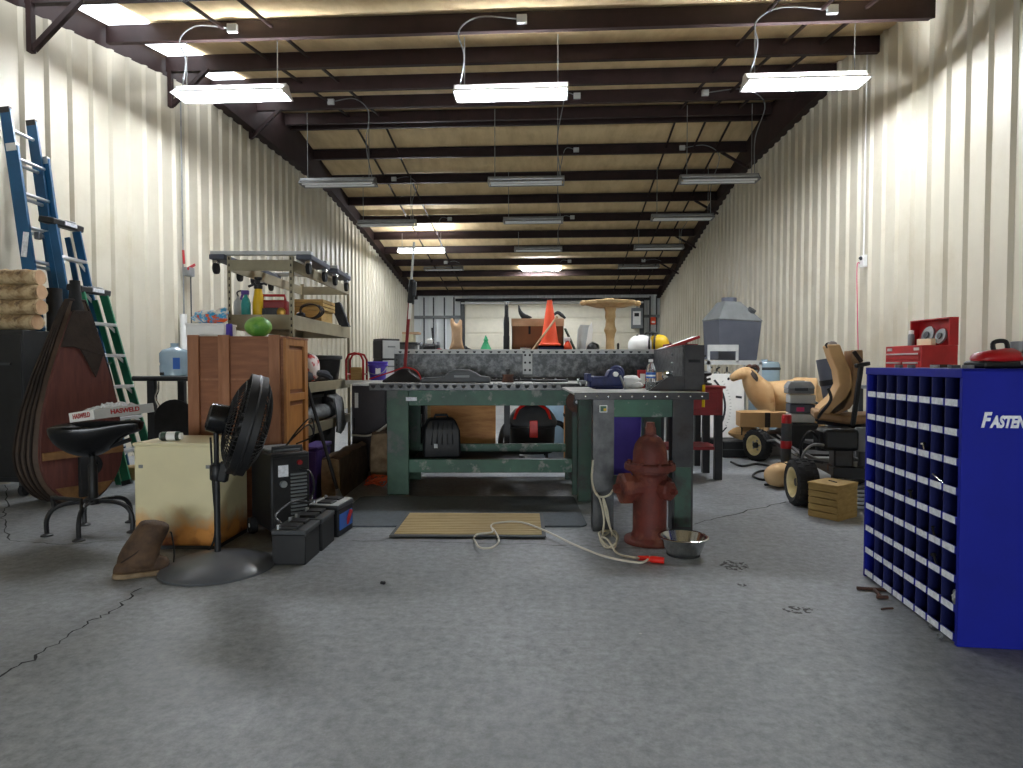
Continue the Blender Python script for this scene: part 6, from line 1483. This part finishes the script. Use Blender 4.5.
MB().tube([E+Vector((-.14, .02, .06)), E+Vector((-.22, .0, .12)), E+Vector((-.26, .05, .02)), E+Vector((-.24, .1, -.12))], .012, 8, 6).put('fuel_hose', 'black', t)
MB().tube([E+Vector((-.10, -.06, .02)), E+Vector((-.22, -.04, .02)), E+Vector((-.27, .0, -.06)), E+Vector((-.26, .05, -.16))], .010, 8, 6).put('exhaust_pipe', 'galv', t)
MB().tube([E+Vector((-.06, -.14, -.22)), E+Vector((.05, -.16, -.28)), E+Vector((.2, -.1, -.26))], .016, 8, 4).put('tail_pipe', 'galv', t)
MB().bar(M(-.1, -.15, .30), M(.35, .15, .30), .25, .02).put('engine_plate', 'black', t)
MB().bar(M(.12, .20, .45), M(.66, .18, .42), .10, .03).put('fender_plate', 'black', t, bev=.008)
# seat: curved back facing the bench, pan below
Sb = at(843, 415, 5.25); SK = 1.15
def seat():
    dirf = Vector((-.93, .37, 0)); side = Vector((-dirf.y, dirf.x, 0))
    def P(f, s, z): return Sb+(dirf*f+side*s+Vector((0, 0, z)))*SK
    prof = [(.17, .0), (.13, .06), (.06, .13), (.02, .22), (.035, .32), (.075, .42), (.10, .50)]
    rs = []
    for i, (f, z) in enumerate(prof):
        w_ = .19+.03*math.sin(PI*i/6); d = .055
        rs.append([P(f+.03, -w_, z), P(f, -w_*.5, z), P(f-.005, 0, z), P(f, w_*.5, z), P(f+.03, w_, z), P(f-d, w_*1.0, z), P(f-d-.02, 0, z), P(f-d, -w_*1.0, z)])
    MB().rings(rs).put('seat_cushion', 'seat_front', t, smooth=60, bev=.012)
    sh = [(.08, .02), (.02, .06), (-.025, .16), (-.035, .30), (-.02, .46)]
    rs = [[P(f-.0, -.22, z), P(f-.02, 0, z), P(f, .22, z), P(f-.03-.01*i, .22, z), P(f-.05-.012*i, 0, z), P(f-.03-.01*i, -.22, z)] for i, (f, z) in enumerate(sh)]
    MB().rings(rs).put('seat_shell', 'seat_tan', t, smooth=50, bev=.008)
    MB().rings([[P(f, s*.2, z+dz) for s, dz in ((-1, 0), (1, 0), (1, .06), (-1, .06))] for f, z in ((.20, -.02), (.0, -.05), (-.18, -.04))]).put('seat_pan', 'seat_tan', t, bev=.02)
    MB().bar(P(.12, -.1, -.06), P(-.14, .1, -.07), .16, .03).put('seat_bracket', 'black', t)
    for s in (-.12, .12): MB().ball(P(.085, s, .50), (.035, .03, .028), 12, 8, .1, 2).put('torn_padding', 'leather' if s < 0 else 'bag_grey', t)
    MB().tube([P(.18, .16, -.03), P(.16, .22, .02), P(.10, .24, .12), P(.12, .25, .2)], .012, 8, 4).put('side_lever', 'black', t)
seat()
dp = Vector((wx(800, 6.3), 6.3, 0)); MB().bb(dp.x-.13, dp.x+.14, 6.18, 6.42, .24, .515).put('dash_console', 'black', t, bev=.02)
a_ = at(861, 366, 4.75); MB().bar(a_+Vector((0, .1, -.45)), a_, .03, .03).put('side_arm', 'black', t, bev=.004)
MB().bar(a_+Vector((-.04, 0, 0)), a_+Vector((.07, .02, .02)), .035, .03).put('hand_lever', 'black', t, bev=.006); MB().bar(a_+Vector((.02, .03, .03)), a_+Vector((-.03, .05, .11)), .03, .03).put('brake_lever', 'leather', t, bev=.006)
# ---- wooden slatted crate used as a chock
c = fl(829, 521)
t = T('slatted_crate', 'small pale wooden slatted crate on the floor by the near mower wheel', 'crate', (c.x+.055, c.y-.02, 0), R(35))
# local front-left face along -y? build a box with its near corner at the origin
MB().bb(0, .245, .0, .012, 0, .235).put('plank_side', 'pine', t, bev=.002)
for k in range(5): MB().bb(-.012, .0, -.0, .215, .004+.048*k, .004+.048*k+.043).put('slat', 'pine', t, bev=.003)
for k in range(5): MB().bb(.245, .257, -.0, .215, .004+.048*k, .004+.048*k+.043).put('slat', 'pine', t, bev=.003)
MB().bb(0, .245, .203, .215, 0, .235).put('plank_side', 'pine', t, bev=.002)
MB().bb(-.015, .26, -.003, .22, .236, .25).put('lid', 'pine', t, bev=.003)
MB().bb(0, .245, .01, .205, 0, .012).put('base', 'pine', t)
o = MB().bar((.10, .07, .253), (.13, .14, .253), .012, .006).put('lid_pull', 'leather', t)
for k in range(5):
    z = .02+k*.042
    o = MB().bb(-.17, .12, -.045, .045, 0, .022).put('steel_bar', 'galv', loc=(c.x+.36+.012*(k % 2), c.y+.42, .004+.03*k), rot=(0, 0, R(-20+3*k)), bev=.002)
    tag(o, ['lowest grey flat bar of the stack between slatted crate and blue cabinet', 'second grey flat bar up in the stack by the blue cabinet', 'middle grey flat bar of the stack by the blue cabinet', 'fourth grey flat bar up in the stack by the blue cabinet', 'topmost grey flat bar of the stack by the blue cabinet'][k], 'metal bar', 'flat bars stacked by the blue cabinet')
# ---- odds and ends around the mower
t = T('grey_toolbox', 'grey lidded plastic case on top of the magazine stack', 'case', (wx(799, 6.3), 6.3, .80), R(-12))
MB().bb(-.12, .12, -.10, .10, 0, .05).put('tray', 'mid_grey', t, bev=.01); MB().rings([sq(.125, .105, .05), sq(.115, .095, .085), sq(.09, .08, .12)]).put('lid', 'mid_grey', t, bev=.006)
MB().bb(-.06, .06, -.112, -.10, .03, .06).put('latch', 'dark_grey', t, bev=.004); MB().bb(-.05, .05, -.01, .01, .12, .127).put('grip', 'black', t)
t = T('organiser_stack', 'blue and white plastic organiser bins stacked under the grey case', 'organiser', (wx(800, 6.3), 6.3, .52), R(-12))
for k in range(3): MB().bb(-.11, .12, -.10, .10, .093*k, .093*k+.085).put('bin', ('light_grey', 'hood_grey', 'light_grey')[k], t, bev=.008)
MB().bb(-.05, .02, -.104, -.10, .11, .15).put('sticker', 'magenta', t)
t = T('thermos_flask', 'grey flask with red cap and red foot standing beyond the near mower wheel', 'flask', (wx(787, 5.9), 5.9, -.06))
MB().lathe([(.04, .06), (.045, .07), (.045, .37)], 20).put('stand_tube', 'dark_grey', t)
MB().lathe([(.047, .37), (.05, .38), (.05, .43), (.047, .44)], 20).put('foot', 'red', t); MB().lathe([(.045, .44), (.045, .60), (.04, .62)], 20).put('body', 'dark_grey', t); MB().lathe([(.044, .60), (.044, .67), (.038, .68), (0, .68)], 20).put('cap', 'red', t)
c = fl(790, 479); t = T('tan_gourd', 'tan rounded canvas roll on the floor behind the near mower wheel', 'roll', (wx(786, 5.6), 5.65, 0), R(30))
MB().rings([[(x, r_*math.cos(a), .11+r_*math.sin(a)) for a in [2*PI*j/18 for j in range(18)]] for x, r_ in ((-.16, .04), (-.14, .085), (-.06, .105), (.08, .108), (.16, .10), (.2, .06))]).put('roll', 'foam_deer', t, smooth=60); MB().tube([(.0, .108*math.cos(a), .11+.109*math.sin(a)) for a in [2*PI*i/20 for i in range(20)]], .006, 6, 0, True).put('strap', 'leather', t)
o = MB().tube([fl(*p)+Vector((0, 0, .012)) for p in ((731, 463), (742, 467), (758, 465), (778, 470), (782, 476), (765, 481), (753, 477), (762, 472), (785, 474), (790, 483), (765, 486))], .011, 8, 6).put('black_hose', 'black'); tag(o, 'black hose looping over the floor left of the near mower wheel', 'hose')
t = T('rolled_mat', 'dark grey rolled mat leaning behind the tan mower seat', 'mat', (wx(838, 7.0), 7.0, 0), R(0))
MB().cyl((.1, 0, .02), (-.08, .1, 1.15), .11, n=26).put('roll', 'hood_grey', t); MB().cyl((-.035, .075, .86), (-.045, .08, .92), .114, n=26).put('tie_band', 'black', t)
o = MB().tube([fl(760, 445)+Vector((0, 0, .012)), fl(770, 447)+Vector((0, 0, .03)), fl(778, 450)+Vector((0, 0, .015))], .03, 8, 4).put('magenta_rag', 'magenta'); tag(o, 'small crumpled magenta rag on the floor near the far mower wheel', 'rag')
p = RP(3.72, BK-.12)
t = T('alarm_box', 'small orange-red alarm box on the far wall in the corner right of the overhead door', 'alarm box', (p.x, p.y, 2.5), RZ)
MB().bb(-.09, .09, -.06, .06, 0, .26).put('case', 'orange', t, bev=.012); MB().bb(-.06, .06, -.066, -.06, .05, .12).put('white_plate', 'white', t)
o = MB().ball((0, 0, .006), (.014, .010, .008), 9, 6, .25, 3).put('stone_chip', 'black_mat', loc=fl(383, 584), smooth=20); tag(o, 'single dark stone chip on the open floor in front of the batteries', 'stone')
for (px, py), lab in (((937, 628), 'hex bolt on the floor near the foot of the blue cabinet, the farther of two'), ((944, 640), 'hex bolt on the floor near the foot of the blue cabinet, the closer of two')):
    p = fl(px-6, py); b = T('hex_bolt', lab, 'bolt', (p.x, p.y, .011), .7, 'bolts dropped by the blue cabinet')
    MB().cyl((-.02, 0, 0), (.02, 0, 0), .005, n=10).put('shank', 'galv', b); MB().cyl((.02, 0, 0), (.028, 0, 0), .011, n=6).put('head', 'galv', b)
